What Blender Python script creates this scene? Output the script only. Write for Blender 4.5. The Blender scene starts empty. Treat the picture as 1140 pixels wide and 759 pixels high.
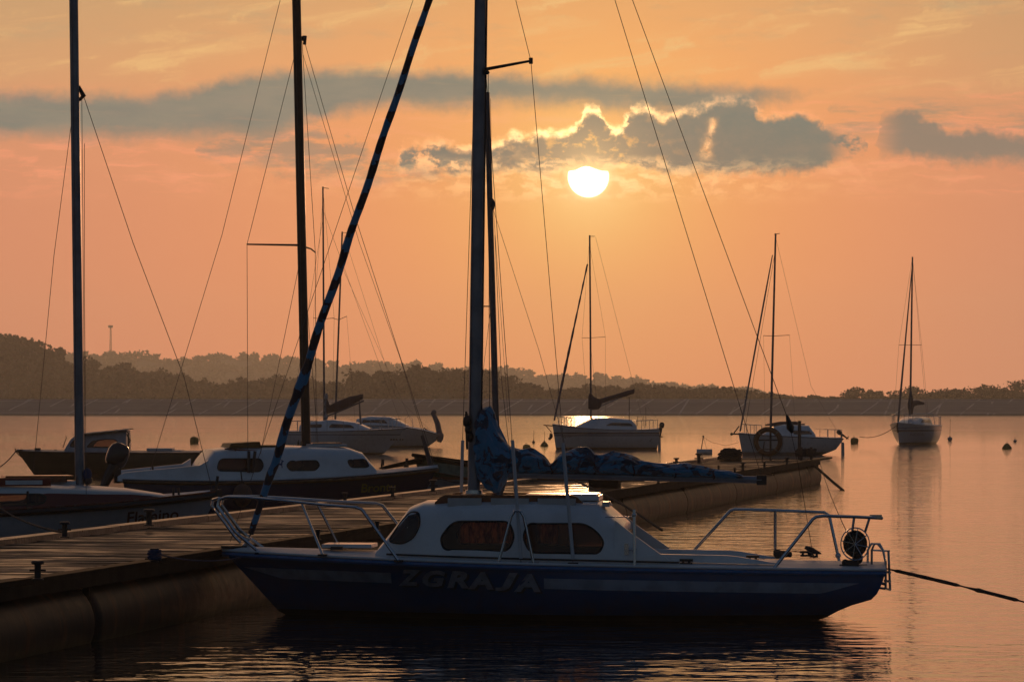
import bpy, bmesh, math, random
from math import sin, cos, pi, radians, sqrt, atan2
from mathutils import Vector, Matrix, noise
random.seed(7)
SC = bpy.context.scene
COL = SC.collection

# ------------------------------------------------------------------ camera
F = 4200.0            # focal length in pixels of an 1140 px wide frame
H = 2.13              # eye height above the water
CX, HY = 570.0, 448.0 # principal column, horizon row
cam = bpy.data.cameras.new('camera'); camo = bpy.data.objects.new('camera', cam); COL.objects.link(camo)
camo.location = (0, 0, H); camo.rotation_euler = (radians(90), 0, 0)
cam.sensor_width = 36; cam.lens = 36 * F / 1140; cam.shift_y = (HY - 379.5) / 1140
cam.clip_start = 0.5; cam.clip_end = 20000
SC.camera = camo
SC.view_settings.view_transform = 'Standard'; SC.view_settings.look = 'None'
SC.view_settings.exposure = 0.10; SC.view_settings.gamma = 1.0
SC.view_settings.use_curve_mapping = False
SC.cycles.use_denoising = True
SC.cycles.volume_bounces = 1
SC.cycles.max_bounces = 8; SC.cycles.transparent_max_bounces = 12
SC.cycles.sample_clamp_indirect = 4.0
SC.cycles.sample_clamp_direct = 30.0

def P(px, py, Y):
    return Vector(((px - CX) * Y / F, Y, H - (py - HY) * Y / F))
def Pz(px, py, z):
    Y = F * (H - z) / (py - HY); return Vector(((px - CX) * Y / F, Y, z))
def lin(r, g, b, k=1.0):
    def f(c):
        c /= 255.0
        return (c / 12.92 if c <= .04045 else ((c + .055) / 1.055) ** 2.4) * k
    return (f(r), f(g), f(b), 1.0)

# ------------------------------------------------------------------ node helper
class S:
    def __init__(s, nt, sock): s.nt = nt; s.s = sock
    def _m(s, op, o=None, o2=None, clamp=False):
        n = s.nt.nodes.new('ShaderNodeMath'); n.operation = op; n.use_clamp = clamp
        s.nt.links.new(s.s, n.inputs[0])
        for i, v in ((1, o), (2, o2)):
            if v is None: continue
            if isinstance(v, S): s.nt.links.new(v.s, n.inputs[i])
            else: n.inputs[i].default_value = v
        return S(s.nt, n.outputs[0])
    def __add__(s, o): return s._m('ADD', o)
    def __radd__(s, o): return s._m('ADD', o)
    def __sub__(s, o): return s._m('SUBTRACT', o)
    def __rsub__(s, o): return s._m('MULTIPLY', -1.0)._m('ADD', o)
    def __mul__(s, o): return s._m('MULTIPLY', o)
    def __rmul__(s, o): return s._m('MULTIPLY', o)
    def __truediv__(s, o): return s._m('DIVIDE', o)
    def pw(s, o): return s._m('POWER', o)
    def mx(s, o): return s._m('MAXIMUM', o)
    def mn(s, o): return s._m('MINIMUM', o)
    def exp(s): return s._m('EXPONENT')
    def abs(s): return s._m('ABSOLUTE')
    def frac(s): return s._m('FRACT')
    def lt(s, o): return s._m('LESS_THAN', o)
    def gt(s, o): return s._m('GREATER_THAN', o)
    def sat(s): return s._m('ADD', 0.0, clamp=True)
    def ss(s, a, b):   # smoothstep
        n = s.nt.nodes.new('ShaderNodeMapRange'); n.interpolation_type = 'SMOOTHSTEP'
        s.nt.links.new(s.s, n.inputs[0])
        n.inputs[1].default_value = a; n.inputs[2].default_value = b
        n.inputs[3].default_value = 0; n.inputs[4].default_value = 1
        return S(s.nt, n.outputs[0])
    def curve(s, pts, x0, x1, y0, y1):
        t = (s - x0) / (x1 - x0)
        n = s.nt.nodes.new('ShaderNodeFloatCurve'); s.nt.links.new(t.s, n.inputs['Value'])
        c = n.mapping.curves[0]
        q = [((a - x0) / (x1 - x0), (b - y0) / (y1 - y0)) for a, b in pts]
        c.points[0].location = q[0]; c.points[1].location = q[-1]
        for a in q[1:-1]: c.points.new(*a)
        for p_ in c.points: p_.handle_type = 'AUTO_CLAMPED'
        n.mapping.update()
        return S(s.nt, n.outputs[0]) * (y1 - y0) + y0
def mixc(nt, f, a, b):
    n = nt.nodes.new('ShaderNodeMix'); n.data_type = 'RGBA'
    for sk, v in ((n.inputs[0], f), (n.inputs[6], a), (n.inputs[7], b)):
        if isinstance(v, S): nt.links.new(v.s, sk)
        elif hasattr(v, 'links'): nt.links.new(v, sk)
        else: sk.default_value = v
    return n.outputs[2]
def ramp(nt, f, stops):
    n = nt.nodes.new('ShaderNodeValToRGB'); nt.links.new(f.s, n.inputs[0])
    e = n.color_ramp.elements
    e[0].position, e[0].color = stops[0]; e[1].position, e[1].color = stops[-1]
    for p_, c in stops[1:-1]: k = e.new(p_); k.color = c
    return n.outputs[0]
def nz(nt, vec, scale, detail=5, rough=.55, dist=0.0):
    n = nt.nodes.new('ShaderNodeTexNoise'); n.inputs['Scale'].default_value = scale
    n.inputs['Detail'].default_value = detail; n.inputs['Roughness'].default_value = rough
    n.inputs['Distortion'].default_value = dist
    nt.links.new(vec, n.inputs['Vector'])
    return S(nt, n.outputs[0])
def comb(nt, x, y, z=0.0):
    n = nt.nodes.new('ShaderNodeCombineXYZ')
    for i, v in enumerate((x, y, z)):
        if isinstance(v, S): nt.links.new(v.s, n.inputs[i])
        else: n.inputs[i].default_value = v
    return n.outputs[0]

# ------------------------------------------------------------------ world
SUN_U, SUN_V = 655.0, 197.0
sun_az = atan2((SUN_U - CX) / F, 1.0); sun_el = atan2((HY - SUN_V) / F, 1.0)
def build_world():
    w = bpy.data.worlds.new('World'); SC.world = w; w.use_nodes = True
    nt = w.node_tree; nt.nodes.clear()
    tc = nt.nodes.new('ShaderNodeTexCoord')
    sp = nt.nodes.new('ShaderNodeSeparateXYZ'); nt.links.new(tc.outputs['Generated'], sp.inputs[0])
    dx, dy, dz = (S(nt, sp.outputs[i]) for i in range(3))
    yy = dy.mx(.05)
    U = dx / yy * F + CX
    V = HY - dz / yy * F
    # warped coordinates for cloud edges
    uv = comb(nt, U * .01, V * .01)
    w1 = (nz(nt, uv, 2.6, 6, .62) - .5)
    uv2 = comb(nt, U * .01 + 7.3, V * .01 + 3.1)
    w2 = (nz(nt, uv2, 2.2, 6, .62) - .5)
    w3 = nz(nt, comb(nt, U * .01 + 1.7, V * .01 + 9.0), 9.0, 5, .6) - .5; w4 = nz(nt, comb(nt, U * .01 + 4.2, V * .01 + 5.5), 9.0, 5, .6) - .5
    Us = U + w1 * 60; Vs = V + w2 * 14
    # distance to the sun
    ru = U - SUN_U; rv = V - SUN_V
    r = (ru * ru + rv * rv)._m('SQRT')
    # base gradient by elevation
    t = (V / 1000.0 + 2.0) / 2.5       # V=-2000..500 -> 0..1
    def tv(v): return (v / 1000.0 + 2.0) / 2.5
    base = ramp(nt, t, [(tv(-2000), lin(120, 118, 112)), (tv(-1200), lin(196, 150, 120)), (tv(-600), lin(244, 168, 126)), (tv(-200), lin(234, 168, 120)),
                        (tv(0), lin(200, 163, 116)), (tv(70), lin(222, 165, 114)), (tv(150), lin(225, 150, 108)),
                        (tv(230), lin(224, 142, 103)), (tv(330), lin(229, 136, 97)), (tv(440), lin(220, 127, 95))])
    # darker, browner far to the right and left
    side = (U - 700).ss(100, 480) * .8 + (640 - U).ss(150, 700) * .5
    base = mixc(nt, side, base, mixc(nt, (V - 40).ss(0, 160), lin(190, 150, 110), lin(204, 134, 106)))
    # glow round the sun
    g1 = (r / -120.0).exp(); g2 = (r / -260.0).exp()
    base = mixc(nt, (g2 * .95).sat(), base, lin(255, 150, 80))
    base = mixc(nt, (g1 * .95).sat(), base, lin(255, 205, 110))
    # high wisps, top of frame
    wv = comb(nt, U * .0035 + w1 * .5, V * .016 + U * .002)
    wisp = nz(nt, wv, 2.2, 8, .62, .6).ss(.48, .72) * (V - 125).ss(0, -60) * .75
    base = mixc(nt, wisp, base, lin(240, 193, 126))
    wisp2 = nz(nt, comb(nt, U * .004 + 5, V * .02 + w2 * .4), 2.0, 7, .6).ss(.5, .75) * (V - 60).ss(60, -120) * .8
    base = mixc(nt, wisp2, base, lin(178, 156, 120))
    # pink lit streaks round the cloud bank
    st = nz(nt, comb(nt, Us * .005, Vs * .03), 2.4, 8, .62, .5).ss(.47, .68)
    stm = (V - 118).ss(-40, 10) * (V - 222).ss(12, -25)
    base = mixc(nt, (st * stm * .75).sat(), base, mixc(nt, (r / -150.0).exp(), lin(248, 156, 116), lin(255, 196, 112)))
    def band(top, bot, uu, vv, soft, x0=-600, x1=1700, lo=40, hi=240):
        tt = uu.curve(top, x0, x1, lo, hi); bb = uu.curve(bot, x0, x1, lo, hi)
        return (vv - tt).ss(-soft, soft) * (bb - vv).ss(-soft * 1.3, soft * 1.3)
    # long smooth band
    A = band([(-600, 118), (-200, 108), (0, 105), (150, 108), (215, 101), (270, 86), (340, 81), (480, 80), (600, 88), (700, 93), (800, 98), (880, 102), (960, 112), (1700, 112)],
             [(-600, 150), (-200, 150), (0, 150), (150, 152), (230, 150), (300, 150), (345, 138), (385, 122), (450, 118), (500, 118), (600, 114), (700, 122), (780, 128), (860, 112), (900, 100), (960, 90), (1700, 90)],
             U + w1 * 90, V + w2 * 26 + w4 * 8, 11) * (nz(nt, comb(nt, U * .0045, V * .045), 2.2, 7, .62).ss(.22, .50) * .18 + .84).mn(1.0)
    A2 = band([(-600, 200), (180, 200), (230, 150), (300, 138), (345, 140), (400, 172), (470, 192), (540, 210), (1700, 210)],
              [(-600, 150), (200, 150), (230, 172), (300, 186), (345, 196), (400, 198), (470, 200), (540, 190), (1700, 150)], Us + w1 * 60, Vs + w2 * 30, 10) * .7 * nz(nt, comb(nt, U * .008, V * .03), 2.5, 6, .62).ss(.36, .58)
    topB = [(-600, 215), (425, 215), (447, 172), (480, 162), (520, 168), (553, 166), (572, 154), (590, 158), (610, 151), (632, 152), (646, 137), (652, 128), (661, 127), (672, 138), (686, 152), (696, 138),
            (706, 127), (726, 125), (733, 134), (742, 132), (770, 125), (790, 117), (806, 114), (833, 116), (846, 131), (866, 134), (890, 128), (908, 133), (925, 145), (948, 152), (968, 168), (985, 215), (1700, 215)]
    botB = [(-600, 120), (425, 150), (447, 190), (520, 193), (555, 190), (600, 192), (640, 184), (700, 185), (760, 191), (850, 192), (905, 188), (940, 176), (968, 166), (985, 120), (1700, 100)]
    B = band(topB, botB, U + w1 * 34 + w3 * 16, V + w2 * 26 + w4 * 16, 5.5)
    gapn = nz(nt, comb(nt, U * .012 + 3.3, V * .016 + 1.1), 3.5, 6, .65)
    gap = ((((U - 789) + (V - 150) * .12 + w2 * 30) / 5.5).pw(2.0) * -1).exp() * V.ss(126, 134) * V.ss(184, 168)
    leftb = U.ss(620, 470) * gapn.ss(.44, .58) * .85
    B = B * (1 - (gap * gapn.ss(.36, .60) * .8 + leftb + U.ss(915, 950) * gapn.ss(.40, .56) * .8).sat())
    Bh = band(topB, botB, U + w1 * 34 + w3 * 16, V + w2 * 26 + w4 * 16 + 4, 9)      # halo just outside
    C = band([(-600, 215), (955, 215), (976, 150), (990, 129), (1010, 125), (1032, 131), (1052, 146), (1068, 152), (1085, 144), (1105, 146), (1130, 152), (1250, 158), (1700, 180)],
             [(-600, 120), (955, 120), (976, 166), (1000, 172), (1040, 178), (1140, 180), (1250, 180), (1700, 180)], U + w1 * 40 + w3 * 20, V + w2 * 26 + w4 * 18, 8) * U.ss(955, 1010)
    # thin veil right of centre and ragged wisps beneath
    veil = band([(-600, 215), (880, 215), (930, 120), (1000, 112), (1140, 120), (1700, 130)], [(-600, 100), (880, 100), (930, 150), (1000, 150), (1140, 150), (1700, 150)], Us, Vs, 12) * nz(nt, comb(nt, U * .006, V * .035), 2.5, 6, .6).ss(.42, .7) * .7
    tex = nz(nt, comb(nt, U * .01, V * .014), 5.0, 7, .62)
    near = (r / -75.0).exp()
    hole = (nz(nt, comb(nt, U * .01 + 2.2, V * .013 + .4), 5.5, 6, .6)).ss(.50, .66) * ((r - 42).abs() / -30.0).exp() * 1.3 * (V - 192).ss(4, -8)
    cl = mixc(nt, (V - 100).ss(0, 90), lin(104, 121, 113), lin(112, 117, 107))
    cl = mixc(nt, near * .34, cl, lin(196, 132, 92))
    cl = mixc(nt, tex.ss(.35, .75) * .28, cl, lin(158, 134, 112))
    sky = mixc(nt, A * .9, base, mixc(nt, nz(nt, comb(nt, U * .006, V * .02), 2.0, 6, .6).ss(.3, .7), lin(98, 120, 114), lin(122, 130, 118)))
    sky = mixc(nt, A2, sky, lin(136, 128, 112))
    sky = mixc(nt, veil, sky, lin(140, 132, 112))
    # sunlit rims: stronger near the sun
    rim = (Bh * (1 - B) * (tex.ss(.3, .62)))
    rimc = mixc(nt, (r / -120.0).exp() * 1.6, lin(250, 142, 98), (2.6, 1.7, .70, 1))
    sky = mixc(nt, (rim * ((r / -125.0).exp() * 3.4 + .16)).sat(), sky, rimc)
    sky = mixc(nt, B * (1 - hole * .95), sky, cl)
    sky = mixc(nt, C * .88, sky, lin(116, 118, 108))
    # bright broken cloud right under and left of the sun
    fl = nz(nt, comb(nt, Us * .012, Vs * .022), 4.0, 7, .62).ss(.42, .66) * (V - 205).ss(30, -6) * (V - 176).ss(-6, 8) * (r / -110.0).exp() * 1.3
    sky = mixc(nt, fl.sat(), sky, (1.5, .86, .36, 1))
    # the sun itself, its top edge behind the cloud
    sky = mixc(nt, ((r / -34.0).exp() * .85).sat(), sky, (1.25, .82, .36, 1))
    disc = r.ss(23.6, 21.4)
    bump_ = (((U - 653) * (U - 653)) / -190.0).exp() * 5.0
    disc = disc * (V + w2 * 9 + bump_).ss(190.5, 192.3)
    halo = (r.ss(30, 20)) * .5 * (V - 186).ss(-3, 6)
    sky = mixc(nt, halo, sky, (1.7, 1.1, .5, 1))
    sky = mixc(nt, disc.sat(), sky, (4.2, 3.6, 2.2, 1))
    # the rest of the dome: a dim dawn sky
    nk = nt.nodes.new('ShaderNodeTexSky'); nk.sky_type = 'NISHITA'; nk.sun_disc = False
    nk.sun_elevation = sun_el; nk.sun_rotation = sun_az; nk.altitude = 100; nk.air_density = 1.2; nk.dust_density = 2.0
    dim = nt.nodes.new('ShaderNodeMix'); dim.data_type = 'RGBA'; dim.blend_type = 'MULTIPLY'; dim.inputs[0].default_value = 1
    nt.links.new(nk.outputs[0], dim.inputs[6]); dim.inputs[7].default_value = (.026, .028, .034, 1)
    add = nt.nodes.new('ShaderNodeMix'); add.data_type = 'RGBA'; add.blend_type = 'ADD'; add.inputs[0].default_value = 1
    nt.links.new(dim.outputs[2], add.inputs[6]); add.inputs[7].default_value = (.009, .018, .039, 1)
    front = dy.ss(.62, .94)
    out = mixc(nt, front, add.outputs[2], sky)
    bg = nt.nodes.new('ShaderNodeBackground'); bg.inputs[1].default_value = 1.0
    nt.links.new(out, bg.inputs[0])
    o = nt.nodes.new('ShaderNodeOutputWorld'); nt.links.new(bg.outputs[0], o.inputs[0])
    w.cycles.sampling_method = 'MANUAL'; w.cycles.sample_map_resolution = 2048
build_world()
sl = bpy.data.lights.new('sun', 'SUN'); sl.energy = .42; sl.angle = radians(.53); sl.color = (1, .50, .22)
so = bpy.data.objects.new('sun', sl); COL.objects.link(so)
sd = Vector((sin(sun_az) * cos(sun_el), cos(sun_az) * cos(sun_el), sin(sun_el)))
so.rotation_euler = (-sd).to_track_quat('-Z', 'Y').to_euler(); so.location = (0, -5, 30)

# ------------------------------------------------------------------ materials
MATS = {}
def mat(name, col, rough=.5, metal=0.0, spec=.5, var=0.0, vscale=8.0, bump=0.0, bscale=30.0, coat=0.0, col2=None, trans=None):
    if name in MATS: return MATS[name]
    m = bpy.data.materials.new(name); m.use_nodes = True; nt = m.node_tree
    b = nt.nodes['Principled BSDF']
    c = (*col[:3], 1)
    b.inputs['Base Color'].default_value = c; b.inputs['Roughness'].default_value = rough
    b.inputs['Metallic'].default_value = metal; b.inputs['Specular IOR Level'].default_value = spec
    b.inputs['Coat Weight'].default_value = coat
    tc = nt.nodes.new('ShaderNodeTexCoord')
    if var or col2:
        n = nz(nt, tc.outputs['Object'], vscale, 6, .6)
        k = max(var, .001)
        c2 = (*col2[:3], 1) if col2 else tuple(x * (1 - k) for x in c[:3]) + (1,)
        o = mixc(nt, n.ss(.38, .66), c, c2); nt.links.new(o, b.inputs['Base Color'])
        rr = n * .25 + (rough - .12); nt.links.new(rr.s, b.inputs['Roughness'])
    if bump:
        n2 = nz(nt, tc.outputs['Object'], bscale, 4, .6)
        bp = nt.nodes.new('ShaderNodeBump'); bp.inputs['Strength'].default_value = bump; bp.inputs['Distance'].default_value = .02
        nt.links.new(n2.s, bp.inputs['Height']); nt.links.new(bp.outputs[0], b.inputs['Normal'])
    MATS[name] = m; return m
white = mat('white_gelcoat', (.72, .74, .76), .28, var=.16, vscale=3, coat=.3)
white2 = mat('dull_white_gelcoat', (.55, .56, .56), .4, var=.25, vscale=2)
deckw = mat('white_nonslip_deck', (.66, .68, .70), .5, var=.18, vscale=5, bump=.15, bscale=120)
steel = mat('stainless_steel', (.55, .56, .58), .22, metal=1.0)
alu = mat('anodised_aluminium', (.22, .25, .30), .38, metal=.7, var=.25, vscale=3)
darkmast = mat('brown_varnished_spar', (.045, .022, .012), .35, var=.4, vscale=6)
greymast = mat('grey_spar', (.10, .12, .15), .4, metal=.5, var=.2)
wire = mat('wire_rope', (.06, .06, .065), .5, metal=.3)
rope = mat('dark_rope', (.03, .028, .03), .85, bump=.6, bscale=160)
wood = mat('varnished_mahogany', (.20, .055, .02), .25, var=.45, vscale=9, coat=.4)
black = mat('black_plastic', (.012, .012, .014), .4)
rubber = mat('rubber_seal', (.01, .01, .01), .6)
navy = mat('navy_hull_paint', (.012, .022, .065), .25, var=.2, vscale=2, coat=.3)
gold = mat('gold_lettering', (.30, .26, .04), .45)
red = mat('red_paint', (.20, .018, .012), .35, var=.3, vscale=3)
green = mat('dark_green_paint', (.012, .05, .025), .4, var=.3)
orange = mat('orange_paint', (.45, .06, .025), .45, var=.25)
covernavy = mat('navy_canvas', (.018, .022, .05), .8, var=.4, vscale=6, bump=.5, bscale=14)
buoyy = mat('yellow_buoy', (.30, .20, .02), .5, var=.4, vscale=6)
ringo = mat('orange_lifebuoy', (.20, .07, .02), .6, var=.3, vscale=6)
stripe = mat('faded_white_stripe', (.30, .36, .46), .45, var=.3, vscale=5)
letters = mat('grey_lettering', (.27, .31, .38), .45, var=.35, vscale=12)
steelpaint = mat('painted_steel', (.03, .032, .035), .5, var=.4)
canvas_tan = mat('grey_canopy_canvas', (.34, .32, .30), .7, var=.25, bump=.3)

def zband_mat(name, bands, rough=.3, coat=.25, dirt=.35):
    """paint bands by height in the thing's own frame: [(z_low, colour), ...] from the bottom up"""
    m = bpy.data.materials.new(name); m.use_nodes = True; nt = m.node_tree; b = nt.nodes['Principled BSDF']
    b.inputs['Roughness'].default_value = rough; b.inputs['Coat Weight'].default_value = coat
    tc = nt.nodes.new('ShaderNodeTexCoord'); sp = nt.nodes.new('ShaderNodeSeparateXYZ'); nt.links.new(tc.outputs['Object'], sp.inputs[0])
    z = S(nt, sp.outputs[2])
    n = nz(nt, tc.outputs['Object'], 3.0, 6, .6)
    zz = z + (n - .5) * .012
    c = (*bands[0][1], 1)
    for z0, cc in bands[1:]:
        c = mixc(nt, zz.gt(z0), c, (*cc, 1))
    n2 = nz(nt, tc.outputs['Object'], 9.0, 7, .65)
    grime = n2.ss(.45, .8) * dirt + (z.ss(.22, .03)) * n.ss(.3, .7) * .6
    c = mixc(nt, grime.sat(), c, (.045, .042, .036, 1))
    nt.links.new(c, b.inputs['Base Color'])
    return m
def glass_mat(tint=(.40, .33, .28), nm='tinted_window'):
    m = bpy.data.materials.new(nm); m.use_nodes = True; nt = m.node_tree
    nt.nodes.remove(nt.nodes['Principled BSDF'])
    t = nt.nodes.new('ShaderNodeBsdfTransparent'); t.inputs[0].default_value = (*tint, 1)
    g = nt.nodes.new('ShaderNodeBsdfGlossy'); g.inputs['Roughness'].default_value = .04; g.inputs[0].default_value = (.8, .8, .8, 1)
    fr = nt.nodes.new('ShaderNodeFresnel'); fr.inputs[0].default_value = 1.5
    mx = nt.nodes.new('ShaderNodeMixShader')
    nt.links.new(fr.outputs[0], mx.inputs[0]); nt.links.new(t.outputs[0], mx.inputs[1]); nt.links.new(g.outputs[0], mx.inputs[2])
    nt.links.new(mx.outputs[0], nt.nodes['Material Output'].inputs[0]); return m
glass = glass_mat(); smoked = glass_mat((.10, .085, .075), 'smoked_window')
darkglass = mat('dark_window', (.02, .018, .017), .06, spec=.6)
def curtain_mat():
    m = bpy.data.materials.new('curtain_cloth'); m.use_nodes = True; nt = m.node_tree
    nt.nodes.remove(nt.nodes['Principled BSDF'])
    tc = nt.nodes.new('ShaderNodeTexCoord')
    sc_ = nt.nodes.new('ShaderNodeMapping'); sc_.inputs['Scale'].default_value = (14, 1, 3); nt.links.new(tc.outputs['Object'], sc_.inputs[0])
    n = nz(nt, sc_.outputs[0], 1.5, 6, .7)
    c = mixc(nt, n.ss(.35, .65), (.70, .38, .13, 1), (.16, .07, .03, 1))
    d = nt.nodes.new('ShaderNodeBsdfDiffuse'); t = nt.nodes.new('ShaderNodeBsdfTranslucent')
    nt.links.new(c, d.inputs[0]); nt.links.new(c, t.inputs[0])
    mx = nt.nodes.new('ShaderNodeMixShader'); mx.inputs[0].default_value = .6
    nt.links.new(d.outputs[0], mx.inputs[1]); nt.links.new(t.outputs[0], mx.inputs[2])
    nt.links.new(mx.outputs[0], nt.nodes['Material Output'].inputs[0]); return m
curtain = curtain_mat()

# ------------------------------------------------------------------ mesh builder
class MB:
    def __init__(s): s.v = []; s.f = []; s.m = []
    def add(s, vs, fs, mi=0):
        o = len(s.v); s.v += [tuple(v) for v in vs]; s.f += [tuple(i + o for i in f) for f in fs]; s.m += [mi] * len(fs); return s
    def box(s, c, d, M=None, mi=0):
        x, y, z = (k / 2 for k in d); vs = [Vector((a * x, b * y, e * z)) for e in (-1, 1) for b in (-1, 1) for a in (-1, 1)]
        if M is not None: vs = [M @ v for v in vs]
        vs = [v + Vector(c) for v in vs]
        return s.add(vs, [(0, 2, 3, 1), (4, 5, 7, 6), (0, 1, 5, 4), (2, 6, 7, 3), (0, 4, 6, 2), (1, 3, 7, 5)], mi)
    def tube(s, pts, r, n=8, closed=False, caps=True, mi=0):
        pts = [Vector(p) for p in pts]; k = len(pts)
        rs = r if isinstance(r, (list, tuple)) else [r] * k
        vs = []; prev = None
        for i, p in enumerate(pts):
            if closed: t = (pts[(i + 1) % k] - pts[i - 1])
            else: t = pts[min(i + 1, k - 1)] - pts[max(i - 1, 0)]
            t.normalize()
            if prev is None:
                a = Vector((0, 0, 1)) if abs(t.z) < .9 else Vector((1, 0, 0))
                u = t.cross(a).normalized()
            else:
                u = (prev - t * prev.dot(t)).normalized()
            w = t.cross(u); prev = u
            vs += [p + (u * cos(2 * pi * j / n) + w * sin(2 * pi * j / n)) * rs[i] for j in range(n)]
        fs = []
        for i in range(k if closed else k - 1):
            a = i * n; b = ((i + 1) % k) * n
            fs += [(a + j, a + (j + 1) % n, b + (j + 1) % n, b + j) for j in range(n)]
        if caps and not closed: fs += [tuple(reversed(range(n))), tuple(range((k - 1) * n, k * n))]
        return s.add(vs, fs, mi)
    def lathe(s, prof, c=(0, 0, 0), n=20, M=None, mi=0):
        vs = []; 
        for r, z in prof:
            for j in range(n):
                v = Vector((r * cos(2 * pi * j / n), r * sin(2 * pi * j / n), z))
                if M is not None: v = M @ v
                vs.append(v + Vector(c))
        fs = []
        for i in range(len(prof) - 1):
            fs += [(i * n + j, i * n + (j + 1) % n, (i + 1) * n + (j + 1) % n, (i + 1) * n + j) for j in range(n)]
        fs += [tuple(reversed(range(n))), tuple(range((len(prof) - 1) * n, len(prof) * n))]
        return s.add(vs, fs, mi)
    def grid(s, rows, mi=0):
        n = len(rows[0]); vs = [v for r in rows for v in r]
        return s.add(vs, [(i * n + j, i * n + j + 1, (i + 1) * n + j + 1, (i + 1) * n + j) for i in range(len(rows) - 1) for j in range(n - 1)], mi)
    def prism(s, poly, d, mi=0):     # poly: 3D points, d: offset vector
        n = len(poly); vs = [Vector(p) for p in poly] + [Vector(p) + Vector(d) for p in poly]
        return s.add(vs, [tuple(range(n)), tuple(reversed(range(n, 2 * n)))] + [(i, i + n, (i + 1) % n + n, (i + 1) % n) for i in range(n)], mi)
    def sphere(s, c, r, sq=(1, 1, 1), n=14, mi=0):
        rows = 10; prof = [(max(r * sin(pi * i / rows), 1e-4), -r * cos(pi * i / rows)) for i in range(rows + 1)]
        o = len(s.v); s.lathe(prof, (0, 0, 0), n, None, mi)
        s.v[o:] = [(v[0] * sq[0] + c[0], v[1] * sq[1] + c[1], v[2] * sq[2] + c[2]) for v in s.v[o:]]
        return s
    def build(s, name, m, parent=None, smooth=True, label=None, fix=True):
        me = bpy.data.meshes.new(name); me.from_pydata(s.v, [], s.f)
        ms = m if isinstance(m, (list, tuple)) else [m]
        for x in ms: me.materials.append(x)
        if len(ms) > 1: me.polygons.foreach_set('material_index', s.m)
        if fix:
            bm = bmesh.new(); bm.from_mesh(me); bmesh.ops.remove_doubles(bm, verts=bm.verts, dist=1e-5)
            bmesh.ops.recalc_face_normals(bm, faces=bm.faces); bm.to_mesh(me); bm.free()
        if smooth:
            me.shade_smooth() if hasattr(me, 'shade_smooth') else None
            try: me.set_sharp_from_angle(angle=radians(38))
            except Exception: pass
        o = bpy.data.objects.new(name, me); COL.objects.link(o)
        if parent is not None: o.parent = parent
        if label: o['label'] = label
        return o
def tag(o, label, cat, group=None, kind=None):
    if label: o['label'] = label
    if cat: o['category'] = cat
    if group: o['group'] = group
    if kind: o['kind'] = kind
    return o
def root(name, loc, rot, label, cat, group=None):
    o = bpy.data.objects.new(name, None); COL.objects.link(o); o.location = loc; o.rotation_euler = (0, 0, rot)
    o.empty_display_size = .2
    return tag(o, label, cat, group)
def struct(o): o['kind'] = 'structure'; return o
class Frame:
    """a boat's own frame: x forward, y to port, z up from the waterline"""
    def __init__(s, ox, oy, rot): s.o = Vector((ox, oy, 0)); s.r = rot; s.ex = Vector((cos(rot), sin(rot), 0)); s.ey = Vector((-sin(rot), cos(rot), 0))
    def im(s, px, py, ly=0.0):
        d = Vector(((px - CX) / F, 1, -(py - HY) / F)); c = Vector((0, 0, H))
        k = (ly - (c - s.o).dot(s.ey)) / d.dot(s.ey); p = c + d * k
        return Vector(((p - s.o).dot(s.ex), ly, p.z))
    def w2l(s, p):
        q = Vector(p) - s.o; return Vector((q.dot(s.ex), q.dot(s.ey), q.z))
def smooth_poly(pts, r=.3, k=4):
    """round the corners of a polygon given as 2-D points; r = share of the shorter side"""
    out = []; n = len(pts)
    for i in range(n):
        a, b, c = Vector(pts[i - 1]), Vector(pts[i]), Vector(pts[(i + 1) % n])
        l = min((a - b).length, (c - b).length) * r
        p0 = b + (a - b).normalized() * l; p1 = b + (c - b).normalized() * l
        for j in range(k + 1):
            t = j / k; out.append(tuple(p0 * (1 - t) ** 2 + b * 2 * t * (1 - t) + p1 * t * t))
    return out
def interp(pts, x):
    if x <= pts[0][0]: return pts[0][1]
    for (a, b), (c, d) in zip(pts, pts[1:]):
        if x <= c: return b + (d - b) * (x - a) / (c - a)
    return pts[-1][1]
def text_polys(s, size, shear=0.0, bold=0.0):
    cu = bpy.data.curves.new('t', 'FONT'); cu.body = s; cu.size = size; cu.shear = shear; cu.offset = bold; cu.resolution_u = 3
    o = bpy.data.objects.new('t', cu); COL.objects.link(o); bpy.context.view_layer.update()
    dg = bpy.context.evaluated_depsgraph_get(); me = bpy.data.meshes.new_from_object(o.evaluated_get(dg))
    vs = [(v.co.x, v.co.y) for v in me.vertices]; fs = [tuple(p.vertices) for p in me.polygons]
    bpy.data.objects.remove(o); bpy.data.curves.remove(cu); bpy.data.meshes.remove(me)
    return vs, fs

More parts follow.
